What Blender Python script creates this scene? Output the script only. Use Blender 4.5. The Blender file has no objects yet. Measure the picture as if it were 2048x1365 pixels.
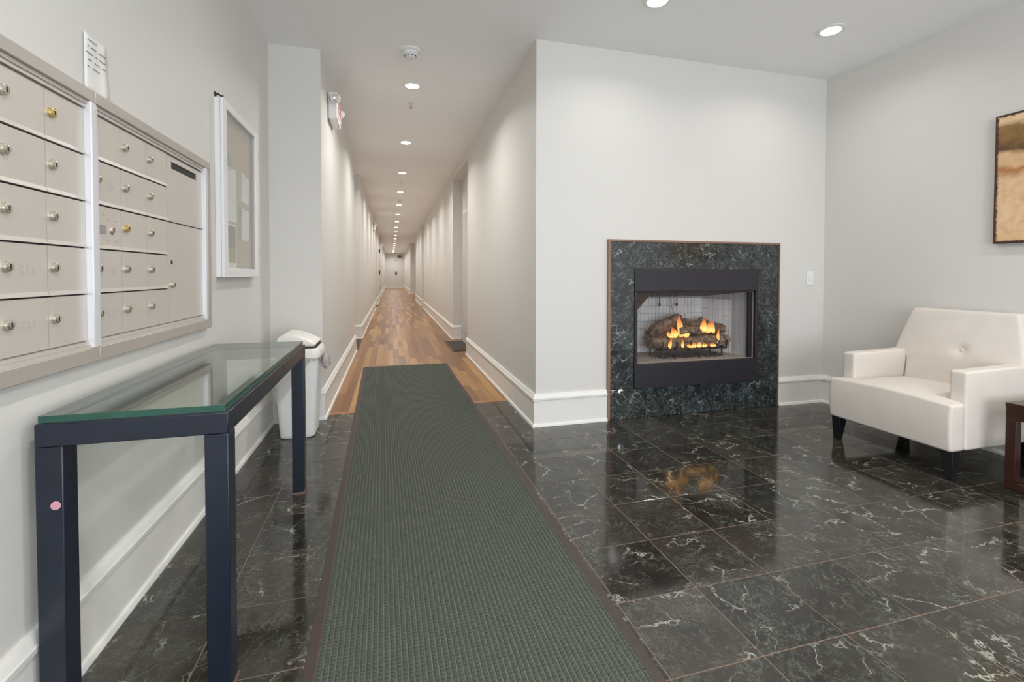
import bpy, bmesh, math, random
import numpy as np
from mathutils import Vector, Matrix

random.seed(7)
PI = math.pi
SC = bpy.context.scene
COL = SC.collection

# ------------------------------------------------------------------ camera
H = 2.765                                   # ceiling height
cam_d = bpy.data.cameras.new('camera')
cam = bpy.data.objects.new('camera', cam_d)
COL.objects.link(cam)
cam_d.sensor_width = 36.0
cam_d.lens = 939.65 / 2048 * 36
cam_d.shift_x = (1024 - 1027.6) / 2048
cam_d.shift_y = (569.77 - 682.5) / 2048
cam_d.clip_start = 0.05
cam_d.clip_end = 200
_r = Vector((0.96445, -0.26426, 0.00178)).normalized()
_f = Vector((0.26423, 0.96420, -0.02239)).normalized()
_u = _r.cross(_f).normalized()
cam.matrix_world = Matrix(((_r.x, _u.x, -_f.x, 0), (_r.y, _u.y, -_f.y, 0), (_r.z, _u.z, -_f.z, 1.0996), (0, 0, 0, 1)))
SC.camera = cam

# ------------------------------------------------------------------ world, daylight, exposure
world = bpy.data.worlds.new('daylight')
SC.world = world
world.use_nodes = True
bg = world.node_tree.nodes['Background']
bg.inputs[0].default_value = (0.80, 0.90, 1.0, 1)
bg.inputs[1].default_value = 1.0


def area_light(name, loc, direction, sx, sy, power, color):
    ld = bpy.data.lights.new(name, 'AREA')
    ld.shape = 'RECTANGLE'
    ld.size, ld.size_y = sx, sy
    ld.energy = power
    ld.color = color
    o = bpy.data.objects.new(name, ld)
    COL.objects.link(o)
    o.location = loc
    o.rotation_euler = Vector(direction).to_track_quat('-Z', 'Y').to_euler()
    return o


# daylight entering by the glazed street front behind the camera
area_light('window_daylight', (1.35, -2.62, 1.35), (0, 1, 0.55), 3.6, 2.2, 128, (0.91, 0.95, 1.0))

SC.view_settings.view_transform = 'Standard'
SC.view_settings.look = 'None'
SC.view_settings.gamma = 1.0
SC.view_settings.use_curve_mapping = False
SC.view_settings.exposure = 0.08
DOWNLIGHT_POWER = 14.0
LOBBY_POWER = 3.4
REAR_LOBBY_POWER = 12.0
DOWNLIGHT_COLOR = (1.0, 0.975, 0.935)
SC.cycles.use_denoising = True
SC.cycles.max_bounces = 10
SC.cycles.diffuse_bounces = 6
SC.cycles.transparent_max_bounces = 16
SC.cycles.sample_clamp_indirect = 6.0


# ------------------------------------------------------------------ materials
class N:
    """small helper around a node tree"""
    def __init__(self, name):
        self.m = bpy.data.materials.new(name)
        self.m.use_nodes = True
        self.t = self.m.node_tree
        self.b = self.t.nodes['Principled BSDF']
        self.out = self.t.nodes['Material Output']

    def n(self, typ, **kw):
        nd = self.t.nodes.new('ShaderNode' + typ)
        for k, v in kw.items():
            setattr(nd, k, v)
        return nd

    def l(self, a, b):
        self.t.links.new(a, b)

    def val(self, sock, v):
        if hasattr(v, 'is_output') or isinstance(v, bpy.types.NodeSocket):
            self.l(v, sock)
        else:
            sock.default_value = v

    def math(self, op, a, b=0.0, clamp=False):
        nd = self.n('Math', operation=op, use_clamp=clamp)
        self.val(nd.inputs[0], a)
        self.val(nd.inputs[1], b)
        return nd.outputs[0]

    def vmath(self, op, a, b=None, scale=None):
        nd = self.n('VectorMath', operation=op)
        self.val(nd.inputs[0], a)
        if b is not None:
            self.val(nd.inputs[1], b)
        if scale is not None:
            self.val(nd.inputs[3], scale)
        return nd.outputs[0]

    def coord(self, kind='Object'):
        return self.n('TexCoord').outputs[kind]

    def noise(self, vec, scale, detail=3.0, rough=0.5, dist=0.0, col=False):
        nd = self.n('TexNoise')
        self.l(vec, nd.inputs['Vector'])
        nd.inputs['Scale'].default_value = scale
        nd.inputs['Detail'].default_value = detail
        nd.inputs['Roughness'].default_value = rough
        nd.inputs['Distortion'].default_value = dist
        return nd.outputs['Color' if col else 'Fac']

    def ramp(self, fac, stops):
        nd = self.n('ValToRGB')
        cr = nd.color_ramp
        while len(cr.elements) < len(stops):
            cr.elements.new(0.5)
        for e, (p, c) in zip(cr.elements, stops):
            e.position = p
            e.color = (c[0], c[1], c[2], 1) if not isinstance(c, (int, float)) else (c, c, c, 1)
        self.l(fac, nd.inputs[0])
        return nd.outputs[0]

    def mrange(self, v, a, b, c=0.0, d=1.0):
        nd = self.n('MapRange')
        nd.clamp = True
        self.l(v, nd.inputs[0])
        for i, x in enumerate((a, b, c, d)):
            nd.inputs[i + 1].default_value = x
        return nd.outputs[0]

    def mix(self, fac, a, b, mode='MIX'):
        nd = self.n('Mix', data_type='RGBA', blend_type=mode)
        self.val(nd.inputs[0], fac)
        for s, v in ((nd.inputs[6], a), (nd.inputs[7], b)):
            if isinstance(v, tuple):
                s.default_value = (v[0], v[1], v[2], 1)
            else:
                self.l(v, s)
        return nd.outputs[2]

    def mapping(self, vec, scale=(1, 1, 1), rot=(0, 0, 0), loc=(0, 0, 0)):
        nd = self.n('Mapping')
        self.l(vec, nd.inputs[0])
        nd.inputs['Location'].default_value = loc
        nd.inputs['Rotation'].default_value = rot
        nd.inputs['Scale'].default_value = scale
        return nd.outputs[0]

    def bump(self, h, strength=0.2, dist=0.01):
        nd = self.n('Bump')
        nd.inputs['Strength'].default_value = strength
        nd.inputs['Distance'].default_value = dist
        self.l(h, nd.inputs['Height'])
        self.l(nd.outputs[0], self.b.inputs['Normal'])

    def set(self, color=None, rough=None, metal=None, spec=None):
        if color is not None:
            if isinstance(color, tuple):
                self.b.inputs['Base Color'].default_value = (color[0], color[1], color[2], 1)
            else:
                self.l(color, self.b.inputs['Base Color'])
        if rough is not None:
            self.val(self.b.inputs['Roughness'], rough)
        if metal is not None:
            self.b.inputs['Metallic'].default_value = metal
        if spec is not None:
            self.b.inputs['Specular IOR Level'].default_value = spec
        return self


def plain(name, color, rough=0.5, metal=0.0, var=0.06, scale=9.0, bump=0.0, bscale=120.0, spec=None):
    k = N(name)
    co = k.coord()
    f = k.noise(co, scale, 3)
    d = tuple(max(0, c * (1 - var)) for c in color)
    u = tuple(min(1, c * (1 + var)) for c in color)
    k.set(k.mix(f, d, u), rough, metal, spec)
    if bump:
        k.bump(k.noise(co, bscale, 2), bump, 0.002)
    return k.m


def marble(name, tint, veinscale=1.0, rough=0.09, vein=1.0):
    k = N(name)
    rnd = k.n('ObjectInfo').outputs['Random']
    co = k.coord()
    co = k.vmath('ADD', co, k.vmath('SCALE', (1.0, 1.7, 0.9), scale=k.math('MULTIPLY', rnd, 31.0)))
    rot = k.n('VectorRotate', rotation_type='Z_AXIS')
    k.l(co, rot.inputs['Vector'])
    k.l(k.math('MULTIPLY_ADD', rnd, 2.2), rot.inputs['Angle'])
    co = rot.outputs[0]
    wn = k.noise(co, 9 * veinscale, 6, 0.65, col=True)
    w = k.vmath('SCALE', k.vmath('SUBTRACT', wn, (0.5, 0.5, 0.5)), scale=0.15 / veinscale)
    cw = k.vmath('ADD', co, w)

    def veins(scale, width, rot, lo, hi, mscale):
        vo = k.n('TexVoronoi', feature='DISTANCE_TO_EDGE')
        k.l(k.mapping(cw, (1.0, 0.5, 1.0), rot=(0, 0, rot)), vo.inputs['Vector'])
        vo.inputs['Scale'].default_value = scale * veinscale
        v = k.mrange(vo.outputs['Distance'], 0.0, width, 1.0, 0.0)
        return k.math('MULTIPLY', v, k.mrange(k.noise(k.mapping(co, loc=(scale, 0, 0)), mscale * veinscale, 4, 0.6), lo, hi))
    v1 = veins(7.5, 0.022, 0.0, 0.50, 0.62, 6.0)
    v2 = veins(17.0, 0.032, 0.7, 0.45, 0.62, 8.0)
    v3 = veins(36.0, 0.075, 0.3, 0.46, 0.62, 10.0)
    fl = k.noise(k.mapping(cw, (1.0, 0.24, 1.0), rot=(0, 0, 0.25)), 95 * veinscale, 4, 0.65)
    fl = k.math('MULTIPLY', k.mrange(fl, 0.53, 0.68), k.mrange(k.noise(co, 4.2, 3), 0.34, 0.60))
    base = k.ramp(k.noise(cw, 5, 5, 0.65), [(0.30, tint[0]), (0.54, tint[1]), (0.74, tint[2])])
    tone = k.ramp(k.math('FRACT', k.math('MULTIPLY', rnd, 7.3)), [(0.0, 0.45), (0.5, 0.95), (1.0, 1.35)])   # slabs differ in depth of colour
    base = k.mix(1.0, base, tone, 'MULTIPLY')
    c = k.mix(k.math('MULTIPLY', fl, 0.50 * vein), base, tint[3])
    c = k.mix(k.math('MULTIPLY', v3, 0.55 * vein), c, tint[3])
    c = k.mix(k.math('MULTIPLY', v2, 0.60 * vein), c, tint[3])
    c = k.mix(k.math('MULTIPLY', v1, 0.75 * vein), c, tint[4])
    k.set(c, k.math('MULTIPLY_ADD', k.noise(co, 14, 3), 0.06, False), None)
    rr = k.n('Math', operation='MULTIPLY_ADD')
    k.l(k.noise(co, 14, 3), rr.inputs[0])
    rr.inputs[1].default_value = 0.07
    rr.inputs[2].default_value = rough - 0.03
    k.l(rr.outputs[0], k.b.inputs['Roughness'])
    k.b.inputs['IOR'].default_value = 1.62
    return k.m


def wood_planks(name, island):
    k = N(name)
    if island:
        rnd = k.n('NewGeometry').outputs['Random Per Island']
    else:
        rnd = k.n('ObjectInfo').outputs['Random']
    co = k.vmath('ADD', k.coord(), k.vmath('SCALE', (3.1, 5.7, 0.0), scale=k.math('MULTIPLY', rnd, 9.0)))
    g = k.noise(k.mapping(co, (38.0, 1.6, 8.0)), 2.0, 5, 0.65)
    tone = k.ramp(rnd, [(0.0, (0.135, 0.050, 0.016)), (0.22, (0.30, 0.135, 0.038)), (0.45, (0.19, 0.075, 0.022)), (0.6, (0.27, 0.118, 0.034)),
                        (0.78, (0.52, 0.28, 0.085)), (1.0, (0.33, 0.150, 0.042))])
    c = k.mix(k.mrange(g, 0.35, 0.7, 0.0, 0.5), tone, (0.15, 0.062, 0.024))
    k.set(c, 0.30, 0.0)
    k.bump(g, 0.05, 0.001)
    return k.m


def glass_mat(name, tint, refl_tint=(1, 1, 1), ior=1.5, rough=0.0):
    k = N(name)
    lw = k.n('LayerWeight')
    lw.inputs[0].default_value = 0.5
    f5 = k.math('POWER', lw.outputs['Facing'], 5.0)      # Schlick reflectance, the same from both sides
    fr = k.n('Math', operation='MULTIPLY_ADD')
    k.l(f5, fr.inputs[0])
    fr.inputs[1].default_value = 0.93
    fr.inputs[2].default_value = 0.045
    tr = k.n('BsdfTransparent')
    tr.inputs[0].default_value = (*tint, 1)
    gl = k.n('BsdfGlossy')
    gl.inputs[0].default_value = (*refl_tint, 1)
    gl.inputs['Roughness'].default_value = rough
    mx = k.n('MixShader')
    k.l(fr.outputs[0], mx.inputs[0])
    k.l(tr.outputs[0], mx.inputs[1])
    k.l(gl.outputs[0], mx.inputs[2])
    k.l(mx.outputs[0], k.out.inputs[0])
    return k.m


def veil_mat(name, color, opacity, rough=0.3):
    """thin film or wire cloth: part see-through, part solid"""
    k = N(name)
    k.set(color, rough)
    tr = k.n('BsdfTransparent')
    mx = k.n('MixShader')
    lw = k.n('LayerWeight')
    lw.inputs[0].default_value = 0.5
    k.l(k.mrange(lw.outputs['Facing'], 0.0, 1.0, opacity * 0.6, min(1.0, opacity * 2.6)), mx.inputs[0])
    k.l(tr.outputs[0], mx.inputs[1])
    k.l(k.b.outputs[0], mx.inputs[2])
    k.l(mx.outputs[0], k.out.inputs[0])
    return k.m


def emit(name, color, strength):
    k = N(name)
    e = k.n('Emission')
    e.inputs[0].default_value = (*color, 1)
    e.inputs[1].default_value = strength
    k.l(e.outputs[0], k.out.inputs[0])
    return k.m


def flame_mat():
    k = N('gas_flame')
    z = k.n('SeparateXYZ')
    k.l(k.coord('Generated'), z.inputs[0])
    zz = z.outputs[2]
    c = k.ramp(zz, [(0.0, (1.0, 0.42, 0.08)), (0.25, (1.0, 0.66, 0.22)), (0.6, (1.0, 0.34, 0.06)), (1.0, (0.75, 0.10, 0.02))])
    e = k.n('Emission')
    k.l(c, e.inputs[0])
    k.l(k.mrange(zz, 0.1, 1.0, 1.7, 0.8), e.inputs[1])
    lw = k.n('LayerWeight')
    lw.inputs[0].default_value = 0.35
    a = k.math('MULTIPLY', k.mrange(lw.outputs['Facing'], 0.15, 0.85, 0.85, 0.0), k.mrange(zz, 0.55, 1.0, 1.0, 0.25))
    tr = k.n('BsdfTransparent')
    mx = k.n('MixShader')
    k.l(a, mx.inputs[0])
    k.l(tr.outputs[0], mx.inputs[1])
    k.l(e.outputs[0], mx.inputs[2])
    k.l(mx.outputs[0], k.out.inputs[0])
    return k.m


def bark_mat():
    k = N('log_bark')
    co = k.coord('Generated')
    g = k.noise(k.mapping(k.coord(), (1.0, 1.0, 1.0)), 28, 5, 0.7)
    c = k.ramp(g, [(0.30, (0.03, 0.022, 0.018)), (0.46, (0.15, 0.10, 0.068)), (0.58, (0.32, 0.23, 0.155)), (0.74, (0.50, 0.39, 0.28))])
    k.set(c, 0.9)
    k.bump(g, 0.9, 0.02)
    return k.m


def picture_mat():
    k = N('sepia_landscape_print')
    s = k.n('SeparateXYZ')
    k.l(k.coord('Generated'), s.inputs[0])
    y, z = s.outputs[1], s.outputs[2]
    co = k.coord()
    big = k.noise(co, 5.0, 4, 0.6)
    fine = k.noise(co, 24.0, 4, 0.6)
    zz = k.math('ADD', z, k.math('MULTIPLY', k.math('SUBTRACT', big, 0.5), 0.16))
    sky = k.ramp(zz, [(0.0, (0.75, 0.50, 0.28)), (0.20, (0.80, 0.56, 0.34)), (0.36, (0.76, 0.52, 0.30)), (0.50, (0.78, 0.54, 0.33)),
                      (0.575, (0.42, 0.16, 0.04)), (0.60, (0.70, 0.46, 0.25)), (0.68, (0.72, 0.48, 0.27)), (0.715, (0.09, 0.045, 0.015)),
                      (0.80, (0.20, 0.11, 0.030)), (0.88, (0.24, 0.14, 0.04)), (0.92, (0.80, 0.58, 0.34)), (1.0, (0.85, 0.64, 0.40))])
    c = k.mix(k.mrange(fine, 0.4, 0.7, 0.0, 0.35), sky, (0.42, 0.20, 0.07))
    # dark ragged printed border
    e1 = k.math('MINIMUM', k.math('MULTIPLY', y, 1.06), k.math('MULTIPLY', k.math('SUBTRACT', 1.0, y), 1.06))
    e2 = k.math('MINIMUM', k.math('MULTIPLY', z, 0.77), k.math('MULTIPLY', k.math('SUBTRACT', 1.0, z), 0.77))
    e = k.math('ADD', k.math('MINIMUM', e1, e2), k.math('MULTIPLY', k.math('SUBTRACT', k.noise(co, 60, 2), 0.5), 0.02))
    c = k.mix(k.mrange(e, 0.010, 0.020, 1.0, 0.0), c, (0.055, 0.018, 0.010))
    k.set(c, 0.6)
    return k.m


M = {}
M['wall'] = plain('warm_grey_wall_paint', (0.69, 0.675, 0.645), 0.55, var=0.012, scale=2.0, bump=0.06, bscale=260)
M['ceiling'] = plain('ceiling_paint', (0.88, 0.88, 0.88), 0.7, var=0.01, scale=2.0)
M['trim'] = plain('white_trim_paint', (0.80, 0.785, 0.75), 0.35, var=0.02, scale=6.0)
M['grout'] = plain('floor_grout', (0.20, 0.135, 0.10), 0.8, var=0.2, scale=30)
M['marble'] = marble('green_black_marble', [(0.013, 0.011, 0.009), (0.029, 0.023, 0.018), (0.033, 0.034, 0.027), (0.13, 0.155, 0.122), (0.50, 0.50, 0.42)])
M['surround'] = marble('green_marble_surround', [(0.008, 0.010, 0.011), (0.014, 0.018, 0.019), (0.022, 0.034, 0.033), (0.26, 0.31, 0.31), (0.70, 0.75, 0.74)], 1.7, 0.12, 0.95)
M['wood'] = wood_planks('oiled_oak_plank', False)
M['woodfar'] = wood_planks('oiled_oak_far', True)
M['wood_edge'] = plain('orange_wood_reducer', (0.40, 0.17, 0.055), 0.3, var=0.2, scale=14)
M['nub'] = plain('green_mat_fibre', (0.068, 0.081, 0.066), 0.95, var=0.55, scale=190, bump=0.8, bscale=700)
M['matbase'] = plain('olive_mat_backing', (0.135, 0.138, 0.108), 0.95, var=0.35, scale=90)
M['rubber'] = plain('brown_rubber', (0.055, 0.038, 0.033), 0.6, var=0.15, scale=20)
M['blacksteel'] = plain('blue_black_enamel', (0.009, 0.014, 0.027), 0.32, var=0.35, scale=14, bump=0.03)
M['foot'] = plain('table_foot_glide', (0.16, 0.09, 0.08), 0.6)
M['glass_top'] = glass_mat('table_glass', (0.86, 0.93, 0.885))
M['glass_edge'] = plain('green_glass_edge', (0.020, 0.085, 0.060), 0.12, var=0.3, scale=20)
M['pane'] = glass_mat('case_glass', (0.96, 0.965, 0.96))
M['alu'] = plain('brushed_aluminium', (0.64, 0.60, 0.55), 0.42, metal=0.35, var=0.05, scale=5)
M['alu_frame'] = plain('satin_aluminium_frame', (0.50, 0.455, 0.41), 0.40, metal=0.35, var=0.04, scale=4)
M['alu_edge'] = plain('bright_aluminium_edge', (0.74, 0.74, 0.78), 0.32, metal=0.25, var=0.03)  # bluish daylight on the post reveals is put into this colour
M['dark'] = plain('dark_gap', (0.012, 0.012, 0.014), 0.6)
M['nickel'] = plain('nickel_lock', (0.62, 0.58, 0.50), 0.25, metal=0.9, var=0.15, scale=60)
M['brass'] = plain('brassy_lock', (0.66, 0.52, 0.22), 0.25, metal=0.9, var=0.12, scale=60)
M['chrome'] = plain('chrome', (0.75, 0.75, 0.77), 0.12, metal=1.0, var=0.03)
M['ink'] = plain('faint_number_ink', (0.50, 0.475, 0.44), 0.5)
M['pen'] = plain('pen_ink', (0.10, 0.10, 0.12), 0.6)
M['paper'] = plain('white_paper', (0.80, 0.79, 0.76), 0.7, var=0.03)
M['print_line'] = plain('printed_line', (0.45, 0.45, 0.45), 0.7)
M['flyer_olive'] = plain('olive_flyer', (0.33, 0.34, 0.13), 0.5, var=0.2)
M['flyer_dark'] = plain('dark_flyer_photo', (0.20, 0.185, 0.15), 0.5, var=0.3, scale=30)
M['flyer_green'] = plain('green_leaf_print', (0.22, 0.34, 0.20), 0.5, var=0.4, scale=40)
M['sticker'] = plain('grey_data_label', (0.33, 0.31, 0.29), 0.5, var=0.25, scale=80)
M['cork'] = plain('cork_board', (0.52, 0.42, 0.32), 0.85, var=0.12, scale=60, bump=0.2, bscale=300)
M['case'] = plain('white_case_enamel', (0.80, 0.80, 0.80), 0.35, var=0.02)
M['cloth'] = plain('cream_microsuede', (0.67, 0.62, 0.565), 0.9, var=0.07, scale=7, bump=0.12, bscale=240)
M['ebony'] = plain('black_stained_leg', (0.010, 0.010, 0.013), 0.28, var=0.3)
M['cherry'] = plain('dark_cherry_wood', (0.036, 0.011, 0.007), 0.28, var=0.35, scale=16)
M['plastic'] = plain('white_plastic', (0.80, 0.80, 0.80), 0.35, var=0.02)
M['plastic_lid'] = plain('cream_plastic_lid', (0.82, 0.795, 0.745), 0.35, var=0.02)
M['liner'] = veil_mat('clear_bin_liner', (0.50, 0.48, 0.475), 0.50, 0.18)
M['surround_edge'] = plain('bronze_edge_strip', (0.26, 0.155, 0.105), 0.45, var=0.1)
M['insert'] = plain('charcoal_metal_face', (0.020, 0.018, 0.024), 0.42, var=0.1, scale=6)
M['soot'] = plain('sooty_metal', (0.055, 0.042, 0.030), 0.6, var=0.25)
M['brick'] = plain('grey_firebrick', (0.78, 0.765, 0.77), 0.85, var=0.12, scale=16, bump=0.15, bscale=90)
M['brick_joint'] = plain('firebrick_joint', (0.40, 0.39, 0.39), 0.9)
M['ash'] = plain('ash_floor', (0.34, 0.29, 0.25), 0.95, var=0.25, scale=40, bump=0.4, bscale=150)
M['bark'] = bark_mat()
M['ember'] = plain('charred_embers', (0.03, 0.028, 0.028), 0.95, var=0.6, scale=60, bump=0.8, bscale=120)
M['flame'] = flame_mat()
M['screen'] = veil_mat('wire_mesh_curtain', (0.20, 0.17, 0.165), 0.12, 0.5)
M['picture'] = picture_mat()
M['picture_side'] = plain('dark_canvas_side', (0.055, 0.020, 0.012), 0.7)
M['lens'] = emit('downlight_lens', (1.0, 0.97, 0.92), 14.0)
M['lamp_glass'] = plain('ribbed_lamp_glass', (0.70, 0.70, 0.68), 0.12, metal=0.5, var=0.4, scale=90)
M['red'] = plain('exit_red', (0.62, 0.27, 0.23), 0.4)
M['pinkface'] = plain('exit_face', (0.72, 0.62, 0.58), 0.4)
M['doormat'] = plain('grey_brown_doormat', (0.085, 0.075, 0.060), 0.95, var=0.5, scale=110, bump=0.7, bscale=300)
M['door'] = plain('door_paint', (0.60, 0.585, 0.55), 0.45)
M['gum'] = plain('pink_tape', (0.62, 0.30, 0.38), 0.6)


# ------------------------------------------------------------------ mesh builder
OFF = {}


class MB:
    def __init__(self):
        self.v, self.f, self.mi = [], [], []

    def add(self, vs, fs, mi=0):
        b = len(self.v)
        self.v += [tuple(p) for p in vs]
        self.f += [tuple(b + i for i in q) for q in fs]
        self.mi += [mi] * len(fs)
        return self

    def box(self, x0, x1, y0, y1, z0, z1, mi=0):
        x0, x1 = min(x0, x1), max(x0, x1)
        y0, y1 = min(y0, y1), max(y0, y1)
        z0, z1 = min(z0, z1), max(z0, z1)
        vs = [(x0, y0, z0), (x1, y0, z0), (x1, y1, z0), (x0, y1, z0), (x0, y0, z1), (x1, y0, z1), (x1, y1, z1), (x0, y1, z1)]
        return self.add(vs, [(0, 3, 2, 1), (4, 5, 6, 7), (0, 1, 5, 4), (1, 2, 6, 5), (2, 3, 7, 6), (3, 0, 4, 7)], mi)

    def hexa(self, lo, hi, mi=0):
        """lo, hi: four points each, counter-clockwise from above"""
        return self.add(list(lo) + list(hi), [(0, 3, 2, 1), (4, 5, 6, 7), (0, 1, 5, 4), (1, 2, 6, 5), (2, 3, 7, 6), (3, 0, 4, 7)], mi)

    def rings(self, rings, caps=(True, True), mi=0, closed=True):
        n = len(rings[0])
        vs = [p for r in rings for p in r]
        fs = []
        for a in range(len(rings) - 1):
            for i in range(n if closed else n - 1):
                j = (i + 1) % n
                fs.append((a * n + i, a * n + j, (a + 1) * n + j, (a + 1) * n + i))
        if caps[0]:
            fs.append(tuple(reversed(range(n))))
        if caps[1]:
            fs.append(tuple((len(rings) - 1) * n + i for i in range(n)))
        return self.add(vs, fs, mi)

    def lathe(self, c, axis, prof, n=20, mi=0):
        """prof: (radius, distance along axis)"""
        ax = Vector(axis).normalized()
        t = Vector((0, 0, 1)) if abs(ax.z) < 0.9 else Vector((1, 0, 0))
        e1 = ax.cross(t).normalized()
        e2 = ax.cross(e1).normalized()
        c = Vector(c)
        rs = []
        for r, d in prof:
            r = max(r, 1e-5)
            rs.append([c + ax * d + (e1 * math.cos(2 * PI * i / n) - e2 * math.sin(2 * PI * i / n)) * r for i in range(n)])
        if (e1.cross(-e2)).dot(ax) < 0:
            rs = [list(reversed(r)) for r in rs]
        return self.rings(rs, mi=mi)

    def tube(self, pts, rad, n=8, mi=0):
        pts = [Vector(p) for p in pts]
        rs = []
        for i, p in enumerate(pts):
            d = (pts[min(i + 1, len(pts) - 1)] - pts[max(i - 1, 0)]).normalized()
            t = Vector((0, 0, 1)) if abs(d.z) < 0.9 else Vector((1, 0, 0))
            e1 = d.cross(t).normalized()
            e2 = d.cross(e1)
            r = rad[i] if isinstance(rad, (list, tuple)) else rad
            rs.append([p + (e1 * math.cos(2 * PI * k / n) + e2 * math.sin(2 * PI * k / n)) * r for k in range(n)])
        return self.rings(rs, mi=mi)

    def rbox(self, c, size, r, n=(6, 6, 6), m=3, deform=None, mi=0):
        """rounded box on a fine grid, optionally deformed; local coords go to deform(x, y, z)"""
        h = [s / 2 for s in size]

        def axis(hh, k):
            a = [-(hh - r) - r * math.tan(math.radians(45) * (1 - i / m)) for i in range(m)]
            b = [-(hh - r) + 2 * (hh - r) * i / k for i in range(k + 1)]
            return a + b + [-q for q in reversed(a)]
        A = [axis(h[i], n[i]) for i in range(3)]
        idx, vs, fs = {}, [], []

        def vert(p):
            q = [max(-(h[i] - r), min(h[i] - r, p[i])) for i in range(3)]
            d = Vector([p[i] - q[i] for i in range(3)])
            w = Vector(q) + (d.normalized() * r if d.length > 1e-9 else d)
            key = tuple(round(t, 6) for t in p)
            if key not in idx:
                idx[key] = len(vs)
                if deform:
                    w = Vector(deform(w.x, w.y, w.z))
                vs.append((w.x + c[0], w.y + c[1], w.z + c[2]))
            return idx[key]
        for ax in range(3):
            o1, o2 = (ax + 1) % 3, (ax + 2) % 3
            for sgn in (-1, 1):
                for i in range(len(A[o1]) - 1):
                    for j in range(len(A[o2]) - 1):
                        q = []
                        for a, b in ((i, j), (i + 1, j), (i + 1, j + 1), (i, j + 1)):
                            p = [0, 0, 0]
                            p[ax] = sgn * h[ax]
                            p[o1], p[o2] = A[o1][a], A[o2][b]
                            q.append(vert(p))
                        if len(set(q)) == 4:
                            fs.append(tuple(q) if sgn > 0 else tuple(reversed(q)))
        return self.add(vs, fs, mi)

    def warp(self, fn):
        self.v = [tuple(fn(*p)) for p in self.v]
        return self

    def build(self, name, mats, parent=None, loc=None, bevel=0.0, seg=2, smooth=None, subsurf=0):
        """link the collected geometry as ONE mesh object; loc is the object's origin when it has no parent"""
        if not isinstance(mats, (list, tuple)):
            mats = [mats]
        if parent is not None:
            off = OFF[parent.name]
        else:
            off = Vector(loc) if loc is not None else Vector((0, 0, 0))
        me = bpy.data.meshes.new(name)
        me.from_pydata([(p[0] - off.x, p[1] - off.y, p[2] - off.z) for p in self.v], [], self.f)
        for m in mats:
            me.materials.append(m)
        if len(mats) > 1:
            me.polygons.foreach_set('material_index', self.mi)
        o = bpy.data.objects.new(name, me)
        COL.objects.link(o)
        if parent is not None:
            o.parent = parent
        else:
            o.location = off
        OFF[o.name] = off
        if smooth is None:
            smooth = bevel > 0
        if bevel > 0:
            md = o.modifiers.new('bevel', 'BEVEL')
            md.width = bevel
            md.segments = seg
            md.limit_method = 'ANGLE'
            md.angle_limit = math.radians(40)
        if subsurf:
            md = o.modifiers.new('subsurf', 'SUBSURF')
            md.levels = md.render_levels = subsurf
        if smooth:
            me.polygons.foreach_set('use_smooth', [True] * len(me.polygons))
            me.set_sharp_from_angle(angle=math.radians(42))
        me.update()
        return o


def tag(o, label=None, cat=None, group=None, kind=None):
    if label:
        o['label'] = label
    if cat:
        o['category'] = cat
    if group:
        o['group'] = group
    if kind:
        o['kind'] = kind
    return o


def thing(name, loc, label, cat, group=None):
    o = bpy.data.objects.new(name, None)
    COL.objects.link(o)
    o.location = loc
    o.empty_display_size = 0.05
    OFF[o.name] = Vector(loc)
    return tag(o, label, cat, group)


def copy_tree(o, parent=None):
    c = o.copy()
    COL.objects.link(c)
    if parent is not None:
        c.parent = parent
    OFF[c.name] = OFF.get(o.name, Vector())
    for ch in list(o.children):
        copy_tree(ch, c)
    return c


def struct(o):
    o['kind'] = 'structure'
    return o


# ------------------------------------------------------------------ plan of the rooms
DR = 0.0128                                   # the corridor runs a little off the lobby's axis


def xl(y):
    return -0.456 + DR * (y - 3.779)


def xr(y):
    return 1.041 + DR * (y - 3.203)


def lw(x, y, z):                              # the lobby's left wall leans off axis by half a degree
    return (x - 0.0075 * (3.779 - y), y, z)


XLW = -0.812                                  # left wall plane before lw()
YF, XW, YB, YE = 3.203, 3.649, -2.5, 38.5
left_rec = [(7.03, 8.35, 0.14), (16.0, 17.4, 0.14), (21.0, 22.1, 0.14), (28.0, 29.1, 0.14)]
right_rec = [(6.33, 7.89, 0.16), (15.2, 16.3, 0.16), (20.4, 26.3, 0.60)]

path, seg_name = [], []


def pp(x, y, nm):
    path.append(Vector((x, y)))
    seg_name.append(nm)                       # name of the wall that STARTS here


pp(*lw(XLW, YB, 0)[:2], 'wall_left')
pp(XLW, 3.779, 'wall_back_left')
pp(xl(3.779), 3.779, 'wall_corridor_left')
for a, b, dp in left_rec:
    pp(xl(a), a, 'wall_corridor_left')
    pp(xl(a) - dp, a, 'door')
    pp(xl(b) - dp, b, 'wall_corridor_left')
    pp(xl(b), b, 'wall_corridor_left')
pp(xl(YE), YE, 'wall_corridor_end')
pp(xr(YE), YE, 'wall_corridor_right')
for a, b, dp in reversed(right_rec):
    pp(xr(b), b, 'wall_corridor_right')
    pp(xr(b) + dp, b, 'door')
    pp(xr(a) + dp, a, 'wall_corridor_right')
    pp(xr(a), a, 'wall_corridor_right')
pp(1.041, YF, 'wall_back')
pp(XW, YF, 'wall_right')
pp(XW, YB, 'wall_front')
NP = len(path)


def miter(i, off):
    """point i of the closed path moved by off towards the inside (right of travel)"""
    a, p, b = path[i - 1], path[i], path[(i + 1) % NP]
    d1, d2 = (p - a).normalized(), (b - p).normalized()
    n1, n2 = Vector((d1.y, -d1.x)), Vector((d2.y, -d2.x))
    k = (n1 + n2)
    k = k / max(0.2, k.dot(n1))
    return p + k * off


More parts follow.
